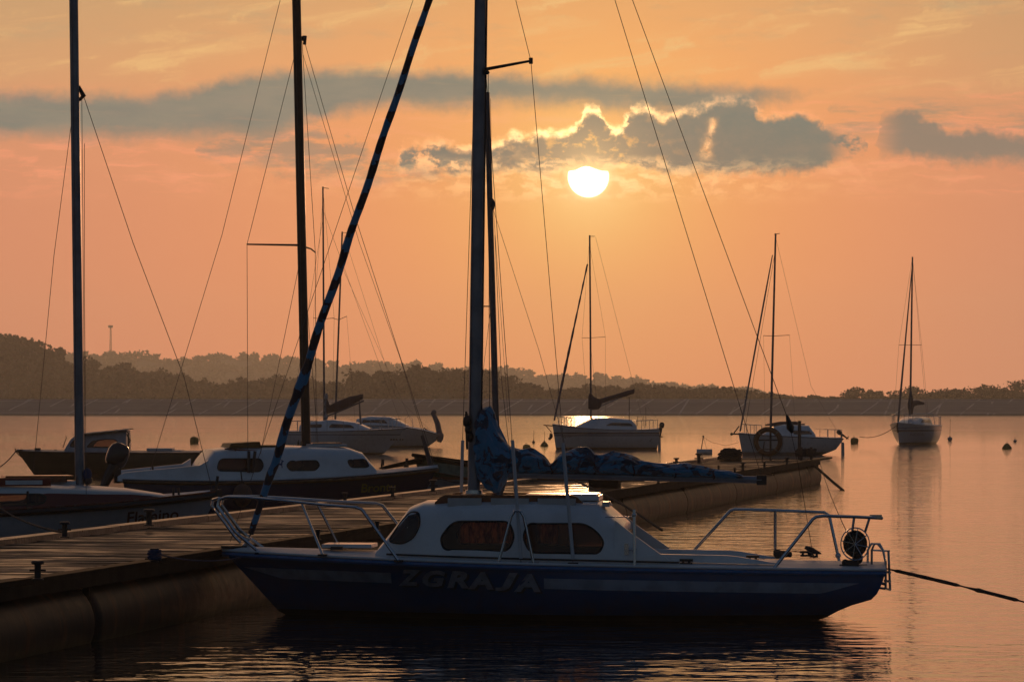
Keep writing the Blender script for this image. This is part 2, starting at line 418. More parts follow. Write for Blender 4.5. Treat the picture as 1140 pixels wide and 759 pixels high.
# ------------------------------------------------------------------ hull, cabin
class Hull:
    def __init__(s, L, B, fs, fm, fb, rake=.5, stern=((-.4, .9), (0, .3), (.5, 0)), draft=.3, tw=.7, tm=.42, p=1.7):
        s.L, s.B, s.fs, s.fm, s.fb, s.rake, s.st, s.d, s.tw, s.tm, s.p = L, B, fs, fm, fb, rake, stern, draft, tw, tm, p
    def zs(s, t):
        a = 2 * s.fs + 2 * s.fb - 4 * s.fm; b = s.fb - s.fs - a; return s.fs + b * t + a * t * t
    def xf(s, z): return s.L - s.rake * (s.fb - z) / s.fb * (1 if z > 0 else 1) - (max(0, -z) * 1.6 * s.rake / .5)
    def xa(s, z): return interp(s.st, z)
    def b(s, t):
        if t < s.tm: return s.B / 2 * (s.tw + (1 - s.tw) * sin(pi / 2 * t / s.tm))
        return s.B / 2 * max(0, 1 - ((t - s.tm) / (1 - s.tm)) ** s.p)
    def sec(s, t, k):
        rnd = (1 - (1 - k) ** 2.6) ** .62; v = k ** .85
        w = max(0, min(1, (t - .45) / .5)); return rnd * (1 - w) + v * w
    def pt(s, t, k, side):
        z = -s.d + (s.zs(t) + s.d) * k; xa, xf = s.xa(z), s.xf(z)
        return Vector((xa + t * (xf - xa), side * s.b(t) * s.sec(t, k), z))
    def y_at(s, x, z):
        xa, xf = s.xa(z), s.xf(z); t = max(0, min(1, (x - xa) / (xf - xa))); k = (z + s.d) / (s.zs(t) + s.d)
        return s.b(t) * s.sec(t, max(0, min(1, k)))
    def t_at(s, x): return max(0, min(1, (x - s.xa(s.fs)) / (s.L - s.xa(s.fs))))
    def sheer(s, x): t = s.t_at(x); return Vector((x, s.b(t), s.zs(t)))
    def hull(s, m, parent, label=None):
        mb = MB(); nt_, nk = 44, 14
        for side in (-1, 1):
            mb.grid([[s.pt(i / nt_, j / nk, side) for j in range(nk + 1)] for i in range(nt_ + 1)])
        mb.grid([[s.pt(0, j / nk, 1), s.pt(0, j / nk, -1)] for j in range(nk + 1)])
        return mb.build('hull', m, parent, label=label)
    def deck(s, m, parent, drop=.0, camber=.05, t0=0.0, t1=1.0, name='deck'):
        mb = MB(); rows = []
        for i in range(41):
            t = t0 + (t1 - t0) * i / 40
            a, c = s.pt(t, 1, 1), s.pt(t, 1, -1); row = []
            for j in range(9):
                q = j / 8; v = a.lerp(c, q); v.z += camber * (1 - (2 * q - 1) ** 2) - drop; row.append(v)
            rows.append(row)
        mb.grid(rows); return mb.build(name, m, parent)
    def rail(s, m, parent, r=.02, name='rubbing_strake', dz=-.01, t0=0, t1=1, flat=1.0):
        mb = MB()
        pts = [s.pt(1 - (1 - (t0 + (t1 - t0) * i / 40)), 1, 1) + Vector((0, 0, dz)) for i in range(41)]
        pts2 = [Vector((p.x, -p.y, p.z)) for p in reversed(pts)]
        mb.tube(pts + pts2[1:], r, 6); return mb.build(name, m, parent)
    def patch(s, poly_top, poly_bot, x0, x1, side, off=.005, n=40):
        mb = MB(); rows = []
        for i in range(n + 1):
            x = x0 + (x1 - x0) * i / n; zt, zb = poly_top(x), poly_bot(x); row = []
            for j in range(4):
                z = zb + (zt - zb) * j / 3; row.append((x, side * (s.y_at(x, z) + off), z))
            rows.append(row)
        mb.grid(rows); return mb
    def text(s, txt, x0, z0, size, side, m, parent, shear=0, bold=0, off=.008, flip=1, slope=0.0, name='name_lettering', xs=1.0):
        vs, fs = text_polys(txt, size, shear, bold)
        out = []
        for a, b in vs:
            a *= xs
            x = x0 + flip * a; z = z0 + b + slope * a; out.append((x, side * (s.y_at(x, z) + off), z))
        mb = MB(); mb.add(out, fs); return mb.build(name, m, parent, smooth=False)

class Cabin:
    """superelliptic coachroof: stations (x, ztop, half width); zb(x) deck height"""
    def __init__(s, st, zb, n=5.0, tumble=.14): s.st = sorted(st); s.zb = zb; s.n = n; s.tum = tumble
    def zt(s, x): return interp([(a, b) for a, b, c in s.st], x)
    def hw(s, x): return interp([(a, c) for a, b, c in s.st], x)
    def y_at(s, x, z):
        zb = s.zb(x); h = max(0, min(.995, (z - zb) / max(.01, s.zt(x) - zb)))
        return s.hw(x) * (1 - s.tum * h) * (1 - h ** s.n) ** (1 / s.n)
    def section(s, x, k=9):
        zb = s.zb(x); ht = max(.01, s.zt(x) - zb); half = []
        for i in range(k + 1):
            a = pi / 2 * i / k; c, sn = cos(a) ** (2 / s.n), sin(a) ** (2 / s.n)
            half.append((s.hw(x) * c * (1 - s.tum * sn), zb + ht * sn))
        camber = .05
        row = [(x, y, z) for y, z in half]
        row[-1] = (x, 0, zb + ht + camber * s.hw(x))
        hh = [(x, y * 1, z + camber * s.hw(x) * (1 - (y / s.hw(x)) ** 2) * ((z - zb) / ht) ** 6) for y, z in half]
        hh[-1] = row[-1]
        return [(x, s.hw(x), zb - .04)] + hh + [(x, -y, z) for _, y, z in reversed(hh[:-1])] + [(x, -s.hw(x), zb - .04)]
    def build(s, m, parent, holes=(), name='cabin', thick=.03, k=36, label=None):
        xs = sorted(set([a for a, _, _ in s.st] + [s.st[0][0] + (s.st[-1][0] - s.st[0][0]) * i / k for i in range(k + 1)]))
        mb = MB(); rows = [s.section(x) for x in xs]; mb.grid(rows); n = len(rows[0])
        mb.add(rows[0], [tuple(range(n))]); mb.add(rows[-1], [tuple(range(n))])
        o = mb.build(name, m, parent, label=label)
        if holes:
            cut = MB()
            for poly in holes:
                cut.prism([(x, -2, z) for x, z in poly], (0, 4, 0))
            c = cut.build('cutter', m, None, smooth=False); c.matrix_world = parent.matrix_world
            so_ = o.modifiers.new('s', 'SOLIDIFY'); so_.thickness = thick; so_.offset = -1
            bo = o.modifiers.new('b', 'BOOLEAN'); bo.object = c; bo.operation = 'DIFFERENCE'; bo.solver = 'EXACT'
            bpy.context.view_layer.update(); dg = bpy.context.evaluated_depsgraph_get()
            me = bpy.data.meshes.new_from_object(o.evaluated_get(dg)); me.name = name
            o.modifiers.clear(); o.data = me; bpy.data.objects.remove(c)
        return o
    def window(s, poly, side, parent, gm, name='window', off=.004, frame=rubber, fr=.012):
        mb = MB(); n = len(poly); cx = sum(p[0] for p in poly) / n; cz = sum(p[1] for p in poly) / n
        pj = lambda x, z: (x, side * (s.y_at(x, z) + off), z)
        vs = [pj(x, z) for x, z in poly]; rows = [[pj(cx + (x - cx) * k, cz + (z - cz) * k) for x, z in list(poly) + [poly[0]]] for k in (1, .8, .6, .4, .2, .02)]
        mb.grid(rows)
        o = mb.build(name, gm, parent)
        if frame:
            fb = MB(); fb.tube([Vector(v) for v in vs], fr, 5, closed=True); fb.build('window_frame', frame, o)
        return o
def wires(parent, name, pts, r, m=wire, label=None):
    mb = MB(); mb.tube(pts, r, 6); return mb.build(name, m, parent, label=label)
def sag(a, b, d, n=12):
    a, b = Vector(a), Vector(b)
    return [a.lerp(b, i / n) - Vector((0, 0, d * 4 * (i / n) * (1 - i / n))) for i in range(n + 1)]
def stick(parent, name, pts, r, m, n=10, label=None, el=None):
    mb = MB(); mb.tube(pts, r, n); return mb.build(name, m, parent, label=label)

# ================================================================== THE SETTING
def water_mat():
    m = bpy.data.materials.new('lake_water'); m.use_nodes = True; nt = m.node_tree; b = nt.nodes['Principled BSDF']
    b.inputs['Base Color'].default_value = (.034, .032, .025, 1); b.inputs['Roughness'].default_value = .035; b.inputs['IOR'].default_value = 1.42
    tc = nt.nodes.new('ShaderNodeTexCoord')
    def mp(sx, sy, rz=0):
        n = nt.nodes.new('ShaderNodeMapping'); n.inputs['Scale'].default_value = (sx, sy, 1); n.inputs['Rotation'].default_value = (0, 0, rz)
        nt.links.new(tc.outputs['Object'], n.inputs[0]); return n.outputs[0]
    gust = nz(nt, mp(.012, .03), 1.0, 3, .6).ss(.35, .7) * .7 + .5
    h = nz(nt, mp(.85, 1.3, .1), 1.0, 2, .5, .3) * .040 + nz(nt, mp(2.3, 3.4, -.15), 1.0, 2, .5, .3) * .027 + nz(nt, mp(6, 10, .2), 1.0, 2, .5) * .0032
    spy = nt.nodes.new('ShaderNodeSeparateXYZ'); nt.links.new(tc.outputs['Object'], spy.inputs[0])
    h = h * gust * (S(nt, spy.outputs[1]).ss(34, 70) * .45 + .55)
    bp = nt.nodes.new('ShaderNodeBump'); bp.inputs['Strength'].default_value = 1; bp.inputs['Distance'].default_value = 1.0
    nt.links.new(h.s, bp.inputs['Height']); nt.links.new(bp.outputs[0], b.inputs['Normal'])
    return m
mb = MB(); mb.add([(-1800, -60, 0), (1800, -60, 0), (1800, 640, 0), (-1800, 640, 0)], [(0, 1, 2, 3)])
struct(mb.build('water', water_mat(), smooth=False, fix=False))

def earth_mat():
    return mat('grass_and_soil', (.05, .055, .025), .9, var=.4, vscale=.05)
earth = earth_mat()
def dam_mat():
    m = bpy.data.materials.new('weathered_concrete_slabs'); m.use_nodes = True; nt = m.node_tree; b = nt.nodes['Principled BSDF']
    b.inputs['Roughness'].default_value = .9
    tc = nt.nodes.new('ShaderNodeTexCoord'); sp = nt.nodes.new('ShaderNodeSeparateXYZ'); nt.links.new(tc.outputs['Object'], sp.inputs[0])
    x, y, z = (S(nt, sp.outputs[i]) for i in range(3))
    n1 = nz(nt, tc.outputs['Object'], .35, 5, .6); n2 = nz(nt, comb(nt, x * .02, z * 2), 1.0, 4, .6)
    q = (x - z * 1.7 + (n1 - .5) * .5) / 5.6
    ln = (q.frac() - .5).abs().lt(.028) * nz(nt, comb(nt, x * .11, z * .6, 3.3), 1.0, 3, .6).ss(.42, .52)
    q2 = ((x - z * .8 + 11) / 8.7)
    ln2 = (q2.frac() - .5).abs().lt(.02) * nz(nt, comb(nt, x * .09, z * .5, 8.1), 1.0, 3, .6).ss(.45, .55)
    hz = ((z - 2.35).abs().lt(.05) + (z - .42).abs().lt(.04)) * nz(nt, comb(nt, x * .06, z * 9), 1.0, 4, .7).ss(.40, .54)
    c = mixc(nt, n2.ss(.3, .7), (.22, .19, .16, 1), (.29, .255, .22, 1))
    c = mixc(nt, n1.ss(.5, .8) * .4, c, (.09, .08, .06, 1))
    c = mixc(nt, (ln + ln2 + hz).sat() * .8, c, (.60, .56, .50, 1))
    c = mixc(nt, z.ss(.28, .08) * .8, c, (.04, .035, .025, 1))
    nt.links.new(c, b.inputs['Base Color']); return m
mb = MB()
mb.grid([[(x, 634, -1.0), (x, 637.5, -.05), (x, 646.5, 2.72), (x, 646.6, 2.72), (x, 651, 2.75), (x, 654, 2.4)] for x in range(-700, 701, 35)])
struct(mb.build('dam_embankment', dam_mat(), smooth=False))
# the land behind the dam
mb = MB(); mb.add([(-6000, 652, 2.2), (6000, 652, 2.2), (6000, 9000, 2.2), (-6000, 9000, 2.2)], [(0, 1, 2, 3)])
struct(mb.build('ground', earth, smooth=False, fix=False))

def leafmat(name, a, b_):
    m = bpy.data.materials.new(name); m.use_nodes = True; nt = m.node_tree; b = nt.nodes['Principled BSDF']
    b.inputs['Roughness'].default_value = .7; b.inputs['Specular IOR Level'].default_value = .2
    g = nt.nodes.new('ShaderNodeTexCoord'); n = nz(nt, g.outputs['Object'], .35, 4, .6)
    nt.links.new(mixc(nt, n.ss(.35, .65), (*a, 1), (*b_, 1)), b.inputs['Base Color']); return m
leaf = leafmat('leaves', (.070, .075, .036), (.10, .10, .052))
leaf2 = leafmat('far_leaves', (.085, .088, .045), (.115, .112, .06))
bark = mat('bark', (.05, .035, .025), .9)
rng = random.Random(11)
def crown(mb, c, w, h, n, q):
    """leaf-sized faces through several uneven lobes"""
    lobes = [(Vector((rng.uniform(-.32, .32) * w, rng.uniform(-.3, .3) * w, rng.uniform(-.28, .34) * h)), rng.uniform(.22, .42)) for _ in range(7)]
    lobes.append((Vector((0, 0, 0)), .42))
    for i in range(n):
        l, r = rng.choice(lobes)
        d = Vector((rng.gauss(0, 1), rng.gauss(0, 1), rng.gauss(0, 1))).normalized() * rng.uniform(.35, 1.0)
        p = Vector(c) + l + Vector((d.x * r * w, d.y * r * w, d.z * r * h * .9))
        u = Vector((rng.gauss(0, 1), rng.gauss(0, 1), rng.gauss(0, 1))).normalized(); v = u.cross(Vector((rng.gauss(0, 1), rng.gauss(0, 1), rng.gauss(0, 1)))).normalized()
        s_ = q * rng.uniform(.6, 1.3)
        mb.add([p - u * s_, p - v * s_ * .7, p + u * s_, p + v * s_ * .7], [(0, 1, 2, 3)])
def woodland(name, prof, D, depth, tree_w, tree_h, per, q, m, label, cat, x0, x1, sub, hillname, rows=5):
    """a wooded slope whose treetops reach the rows `prof` at distance D"""
    k = F / D
    def top(px): return H + (HY - interp(prof, px) - 4) / k
    mb = MB(); cols = []
    px = x0 - 150
    while px <= x1 + 150:
        X = (px - CX) / k; t = max(2.6, top(px) - tree_h * .52)
        cols.append([(X * (D - depth) / D, D - depth, 1.8), (X, D - depth * .5, 1.8 + (t - 1.8) * .55), (X, D, t), (X, D + depth * .6, max(1.9, t * .6)), (X, D + depth * 1.6, 1.9)])
        px += 12
    mb.grid(cols); struct(mb.build(hillname, m))
    mb = MB()
    nx = int((x1 - x0) / k / (tree_w * .62))
    for r in range(rows):
        f = r / max(1, rows - 1)
        for i in range(nx):
            px = x0 + (x1 - x0) * (i + rng.random()) / nx
            Y = D - depth * (1 - f) * .95; t = top(px) - tree_h * .8
            g = 1.8 + (max(2.6, t) - 1.8) * (f * .9 + .1 if f > .5 else f * 1.1 + .0)
            hh = tree_h * rng.uniform(.62, 1.12); ww = tree_w * rng.uniform(.7, 1.35); room = max(.8, (top(px) - g) * rng.uniform(.78, 1.02))
            if hh > room: ww *= (room / hh) ** .4; hh = room
            X = (px - CX) / k
            crown(mb, (X, Y, g + hh * .55), ww, hh, per, q)
    o = mb.build(name, m, smooth=False, fix=False); tag(o, label, cat, kind='stuff'); return o
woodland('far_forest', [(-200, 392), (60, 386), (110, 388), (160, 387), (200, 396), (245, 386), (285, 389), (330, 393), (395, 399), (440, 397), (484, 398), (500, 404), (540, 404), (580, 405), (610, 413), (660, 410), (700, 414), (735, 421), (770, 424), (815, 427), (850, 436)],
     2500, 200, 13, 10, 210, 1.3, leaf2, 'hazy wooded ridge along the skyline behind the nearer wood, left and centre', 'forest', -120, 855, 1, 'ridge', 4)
woodland('hillside_forest', [(-200, 352), (-60, 358), (0, 364), (30, 369), (48, 379), (66, 381), (90, 392), (130, 397), (150, 404), (200, 412), (232, 420), (262, 424), (300, 417), (345, 420), (380, 424), (400, 430), (430, 438)],
     1150, 130, 7.5, 6.5, 260, .72, leaf, 'dark wooded hillside rising towards the left edge of the photo behind the dam', 'forest', -110, 430, 1, 'hill', 6)
woodland('shore_wood', [(360, 432), (385, 415), (400, 408), (440, 405), (470, 402), (500, 404), (545, 406), (572, 416), (590, 427), (602, 431), (625, 428), (660, 427), (690, 425), (735, 426), (765, 429), (800, 428), (830, 431), (865, 440)],
     900, 50, 6, 5.5, 320, .50, leaf, 'rounded dark wood directly behind the middle of the dam', 'forest', 375, 850, 1, 'bank', 4)
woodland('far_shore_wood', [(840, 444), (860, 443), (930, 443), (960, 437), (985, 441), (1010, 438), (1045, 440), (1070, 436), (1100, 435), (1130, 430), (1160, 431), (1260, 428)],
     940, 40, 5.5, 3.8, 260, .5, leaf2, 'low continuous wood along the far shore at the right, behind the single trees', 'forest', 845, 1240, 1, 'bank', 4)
# hedge strip on the dam crest
mb = MB()
for i in range(900):
    X = -110 + 220 * i / 900 + rng.uniform(-.2, .2); hh = rng.uniform(.25, .6)
    crown(mb, (X, 655 + rng.uniform(-1, 1), 2.5 + hh * .35), 1.1, hh, 22, .13)
tag(mb.build('hedge_scrub', leaf, smooth=False, fix=False), 'low dark scrub running the whole length of the dam crest', 'scrub', kind='stuff')
# single trees and clumps one can tell apart on the right
def far_tree(px, ptop, w, h_, Y, label, group=None):
    z = H + (HY - ptop) * Y / F; X = (px - CX) * Y / F; w = w * Y / F; base = 2.2
    r_ = root('far_tree', (X, Y, base), 0, label, 'tree', group)
    ht = z - base
    m1 = MB(); m1.tube([(0, 0, -.3), (.05, 0, ht * .35), (0, .1, ht * .7)], [.22, .16, .06], 7)
    for a in range(5):
        an = a * 1.3; m1.tube([(0, 0, ht * (.25 + .08 * a)), (cos(an) * w * .3, sin(an) * w * .3, ht * (.5 + .07 * a))], [.09, .03], 5)
    m1.build('trunk', bark, r_)
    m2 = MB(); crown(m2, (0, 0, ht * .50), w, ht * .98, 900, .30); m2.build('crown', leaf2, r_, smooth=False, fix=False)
FT = [(872, 438, 22, 'low rounded tree on the far shore above the yacht behind the lifebuoy'),
      (905, 440, 18, 'very low bush-like tree on the far shore, left of the round lone tree'),
      (952, 429, 27, 'round lone tree on the far shore, tallest between the two right-hand yachts'),
      (975, 434, 15, 'small tree on the far shore touching the right side of the round lone tree'),
      (1003, 436, 26, 'low tree on the far shore directly behind the masthead stays of the striped yacht'),
      (1018, 430, 24, 'dome-shaped tree on the far shore just right of the mast of the striped yacht'),
      (1046, 433, 34, 'broad low tree on the far shore right of the dome-shaped tree'),
      (1068, 432, 30, 'flat-topped tree on the far shore, second broad crown right of the striped yacht'),
      (1091, 427, 36, 'wide rounded tree on the far shore, left neighbour of the tallest right-hand tree'),
      (1112, 431, 24, 'dipping low crown on the far shore between two higher trees at the right edge'),
      (1129, 422, 40, 'tallest far tree at the right edge of the photo')]
for px, pt_, w_, lab in FT: far_tree(px, pt_, w_ * 1.12, 0, 880 + rng.uniform(-25, 25), lab)
far_tree(1165, 424, 40, 0, 900, 'far tree beyond the right edge of the photo')
# lattice radio mast on the skyline
def radio_tower():
    Y = 2450; k = Y / F; X = (123 - CX) * k; zt = H + (HY - 362) * k; zb = 28.0
    r_ = root('radio_tower', (X, Y, zb), 0, 'slim lattice radio tower with a drum at its top, standing on the wooded ridge', 'tower')
    h = zt - zb; m1 = MB()
    for a in range(3):
        an = a * 2.094; m1.tube([(cos(an) * 1.0, sin(an) * 1.0, 0), (cos(an) * .35, sin(an) * .35, h)], .16, 5)
    nb = 16
    for i in range(nb):
        for a in range(3):
            a0, a1 = a * 2.094, (a + 1) * 2.094; r0, r1 = 1 - .65 * i / nb, 1 - .65 * (i + 1) / nb
            m1.tube([(cos(a0) * r0, sin(a0) * r0, h * i / nb), (cos(a1) * r1, sin(a1) * r1, h * (i + 1) / nb)], .1, 4)
    m1.build('lattice', steelpaint, r_)
    m2 = MB(); m2.lathe([(1.5, h * .93), (1.6, h * .95), (1.6, h * .99), (1.2, h)]); m2.build('antenna_drum', steelpaint, r_)
radio_tower()
# the air
def haze():
    m = bpy.data.materials.new('air_haze'); m.use_nodes = True; nt = m.node_tree
    for n in list(nt.nodes):
        if n.type != 'OUTPUT_MATERIAL': nt.nodes.remove(n)
    v = nt.nodes.new('ShaderNodeVolumePrincipled'); v.inputs['Density'].default_value = HAZE_D
    v.inputs['Color'].default_value = (.88, .94, 1.0, 1); v.inputs['Anisotropy'].default_value = .66
    nt.links.new(v.outputs[0], nt.nodes['Material Output'].inputs['Volume'])
    mb = MB(); mb.box((0, 1380, 39), (2600, 2900, 80)); o = mb.build('haze', m, smooth=False)
    tag(o, None, None, kind='stuff'); o['label'] = 'thin warm dawn haze over the lake and the far shore'; o['category'] = 'haze'
HAZE_D = 2.1e-4
haze()


# ================================================================== THE PIER
ZD = .62
def pf(Y): return -4.2 + .18 * (Y - 30.9)           # front (near) edge
PW = 2.95                                            # width measured along x
pang = math.atan(.18)
pier = root('floating_pier', (pf(20), 20, 0), -pang, 'long floating pier of wet planks on rusty steel pontoon pipes', 'pier')
PM = Matrix.Translation((pf(20), 20, 0)) @ Matrix.Rotation(-pang, 4, 'Z')
PI_ = PM.inverted()
# pier frame: y along, x from the front edge (0) to the back edge (-WB)
WB = PW * cos(pang); LP = 80.6
def plank_mat():
    m = bpy.data.materials.new('wet_weathered_planks'); m.use_nodes = True; nt = m.node_tree; b = nt.nodes['Principled BSDF']
    tc = nt.nodes.new('ShaderNodeTexCoord'); mp = nt.nodes.new('ShaderNodeMapping'); mp.inputs['Scale'].default_value = (1.5, 22, 22); nt.links.new(tc.outputs['Object'], mp.inputs[0])
    n = nz(nt, mp.outputs[0], 1.0, 6, .65); n2 = nz(nt, tc.outputs['Object'], 1.1, 5, .6)
    g = nt.nodes.new('ShaderNodeNewGeometry'); ri = S(nt, g.outputs['Random Per Island'])
    c = mixc(nt, n.ss(.3, .7), (.028, .025, .023, 1), (.080, .072, .066, 1)); c = mixc(nt, ri * .6, c, (.025, .021, .018, 1))
    nt.links.new(c, b.inputs['Base Color'])
    r = n2.ss(.35, .62) * .45 + .20 + n * .18; nt.links.new(r.s, b.inputs['Roughness'])
    bp = nt.nodes.new('ShaderNodeBump'); bp.inputs['Strength'].default_value = .7; bp.inputs['Distance'].default_value = .006
    nt.links.new(n.s, bp.inputs['Height']); nt.links.new(bp.outputs[0], b.inputs['Normal']); return m
plankm = plank_mat()
pr = random.Random(5)
mb = MB(); y = 0.0
while y < LP:
    w = .142; t = Matrix.Rotation(pr.gauss(0, .010), 3, 'X') @ Matrix.Rotation(pr.gauss(0, .004), 3, 'Y')
    mb.box((-WB / 2 + pr.uniform(-.012, .012), y + w / 2, ZD - .02 + pr.gauss(0, .0035)), (WB - .30, w - .012, .04), t); y += w
mb.build('plank_deck', plankm, pier, smooth=False, fix=False)
beamm = mat('wet_kerb_timber', (.16, .13, .10), .30, var=.5, vscale=3, bump=.5, bscale=20)
darkbeam = mat('tarred_timber', (.018, .014, .011), .8, spec=.15, var=.4, vscale=4)
mb = MB(); y = 0
while y < LP:     # pale kerb timbers on the far side
    l = 4.0; mb.box((-WB + .10, y + l / 2, ZD + .035 + pr.gauss(0, .004)), (.2, l - .02, .07)); y += l
mb.build('kerb_timber', beamm, pier, smooth=False)
mb = MB(); y = 0
while y < LP:
    l = 4.0; mb.box((-.08, y + l / 2, ZD + .005 + pr.gauss(0, .004)), (.16, l - .02, .05)); y += l
mb.box((-.02, LP / 2, ZD - .07), (.05, LP, .10)); mb.box((-WB + .02, LP / 2, ZD - .10), (.05, LP, .16)); mb.box((-WB / 2, LP - .03, ZD - .08), (WB - .1, .06, .2))
mb.build('edge_beam', darkbeam, pier, smooth=False)
def rust_mat():
    m = bpy.data.materials.new('rusty_steel_pipe'); m.use_nodes = True; nt = m.node_tree; b = nt.nodes['Principled BSDF']
    tc = nt.nodes.new('ShaderNodeTexCoord')
    mp = nt.nodes.new('ShaderNodeMapping'); mp.inputs['Scale'].default_value = (1, 1.6, .35); nt.links.new(tc.outputs['Object'], mp.inputs[0])
    n = nz(nt, mp.outputs[0], 1.3, 7, .62); n2 = nz(nt, tc.outputs['Object'], 7, 6, .6)
    c = mixc(nt, n2.ss(.3, .7), (.014, .012, .011, 1), (.034, .025, .020, 1)); c = mixc(nt, n.ss(.5, .68), c, (.12, .045, .018, 1))
    sp = nt.nodes.new('ShaderNodeSeparateXYZ'); nt.links.new(tc.outputs['Object'], sp.inputs[0]); z = S(nt, sp.outputs[2])
    c = mixc(nt, (z + (n2 - .5) * .12).ss(.10, .0) * .85, c, (.02, .025, .012, 1))
    nt.links.new(c, b.inputs['Base Color']); r = n2 * .3 + .42; nt.links.new(r.s, b.inputs['Roughness']); b.inputs['Specular IOR Level'].default_value = .22
    bp = nt.nodes.new('ShaderNodeBump'); bp.inputs['Strength'].default_value = .4; bp.inputs['Distance'].default_value = .02
    nt.links.new((n2 * .5 + n).s, bp.inputs['Height']); nt.links.new(bp.outputs[0], b.inputs['Normal']); return m
rust = rust_mat()
PR = .40
def pontoon(y0, y1, x, bands=True, rad=PR):
    e0, e1 = (.985, .995) if y0 > 20 else (.86, .95)
    mb = MB(); n = 30; prof = [(y0, rad * e0), (y0 + .03, rad * e1), (y0 + .09, rad)]
    y = y0 + 1.33
    while bands and y < y1 - .5:
        prof += [(y - .035, rad), (y - .022, rad), (y - .008, rad * .99), (y + .008, rad * .99), (y + .022, rad), (y + .035, rad)]; y += 1.33
    if not bands:
        y = y0 + .13
        while y < y1 - .15: prof.append((y, rad)); y += .5
    prof += [(y1 - .12, rad), (y1 - .09, rad), (y1 - .03, rad * e1), (y1, rad * e0)]
    rows = [[(x + r * cos(2 * pi * j / n), yy, .17 + r * sin(2 * pi * j / n)) for j in range(n + 1)] for yy, r in prof]
    mb.grid(rows); mb.add(rows[0][:-1], [tuple(range(n))]); mb.add(rows[-1][:-1], [tuple(range(n))])
    return mb.build('pontoon_pipe', rust, pier)
yb = [0, (33.6 - 20) / cos(pang) - .02]
while yb[-1] < LP - 8.2: yb.append(yb[-1] + 8.0)
yb.append(LP)
for a, b in zip(yb, yb[1:]):
    pontoon(a + .03, b - .03, -.36, a > 20); pontoon(a + .03, b - .03, -WB + .34, False)
for b in yb[1:-1]:
    mb = MB(); mb.box((-WB / 2, b, .36), (WB - .2, .10, .30)); mb.box((-.09, b, .30), (.10, .05, .52)); mb.build('cross_frame', darkbeam, pier, smooth=False)

def bollard(p, label, kind='post', grp=None, s=1.0, col=steelpaint):
    s *= .72
    r_ = root('bollard', (p.x, p.y, ZD + .028), 0, label, 'bollard', grp)
    m1 = MB(); m1.lathe([(.055 * s, 0), (.055 * s, .012), (.032 * s, .016), (.030 * s, .14 * s), (.036 * s, .15 * s)], n=14); m1.build('post', col, r_)
    m2 = MB()
    if kind == 'tee': m2.lathe([(.058 * s, .15 * s), (.062 * s, .165 * s), (.055 * s, .18 * s)], n=14); m2.tube([(-.075 * s, 0, .09 * s), (.075 * s, 0, .09 * s)], .011 * s, 8)
    else: m2.lathe([(.037 * s, .15 * s), (.045 * s, .16 * s), (.042 * s, .175 * s)], n=14)
    m2.build('cap', col, r_); return r_
BL = [((42, 645), 'tee', 'black T-shaped bollard on the near pier edge, leftmost of those on that edge', 1.25),
      ((354, 601), 'post', 'short black bollard seen through the bow rail, left of the other one framed by it', .95),
      ((420, 591), 'post', 'short black bollard just right of the aft end of the bow rail', .95),
      ((615, 561), 'tee', 'black bollard above the cabin roof, left of the pair near the right shroud', .9),
      ((640, 559), 'tee', 'black bollard above the cabin roof, right of the pair near the right shroud', 1.1),
      ((733, 538), 'post', 'small dark bollard under the middle of the tarpaulin-covered boom', 1.0),
      ((818, 527), 'post', 'small dark bollard under the outer end of the boom', 1.0),
      ((800, 524), 'post', 'small dark bollard just above the outer end of the boom, left of the taller one', 1.0),
      ((827, 523.5), 'tee', 'tall dark bollard on the far pier deck, left of the lifebuoy stand', 1.35),
      ((851, 521), 'tee', 'tall dark bollard directly below the lifebuoy', 1.2),
      ((876, 517.5), 'tee', 'dark T-shaped bollard right below the lifebuoy, near the pier head', 1.4)]
for (px, py), k, lab, s_ in BL: bollard(Pz(px, py, ZD + .03), lab, k, 'bollards along the pier', s_)
BB = [((72, 598), 'dark mooring cleat on the pale far kerb below the white hull, leftmost one', 1.3), ((166, 585), 'black mooring bollard in front of the lettering on the white hull', 1.5),
      ((384, 559), 'small dark bollard before the plain navy hull, left of the gold name', 1.1), ((437, 553), 'dark bollard in front of the gold lettering on the navy hull', 1.2),
      ((482, 547), 'dark bollard on the far kerb by the bow of the navy yacht', 1.5), ((753, 519), 'thin dark bollard on the far kerb standing against bright water, left of the small float', 1.5), ((778, 516), 'dark bollard below the small white float at the far kerb', 1.9)]
for (px, py), lab, s_ in BB:
    p = Pz(px, py, ZD + .07); bollard(p, lab, 'tee', 'bollards along the pier', s_).location.z = ZD + .07
# blue-roped bollard at the near edge
pb = Pz(172, 625, ZD + .03); bollard(pb, 'bollard wound with blue rope beside the bow of the blue yacht', 'tee', 'bollards along the pier', 1.0)
bluerope = mat('blue_rope', (.02, .045, .12), .8, bump=.4, bscale=200)
mb = MB(); pts = []
for i in range(120):
    a = i * .42; pts.append((.052 * cos(a) * (1 + .2 * sin(i * .7)), .052 * sin(a), .02 + .085 * (i / 120)))
mb.tube(pts, .011, 6); o = mb.build('rope_coil', bluerope); o.location = (pb.x, pb.y, ZD + .03); tag(o, 'blue rope wound round the bollard beside the yacht bow', 'rope')

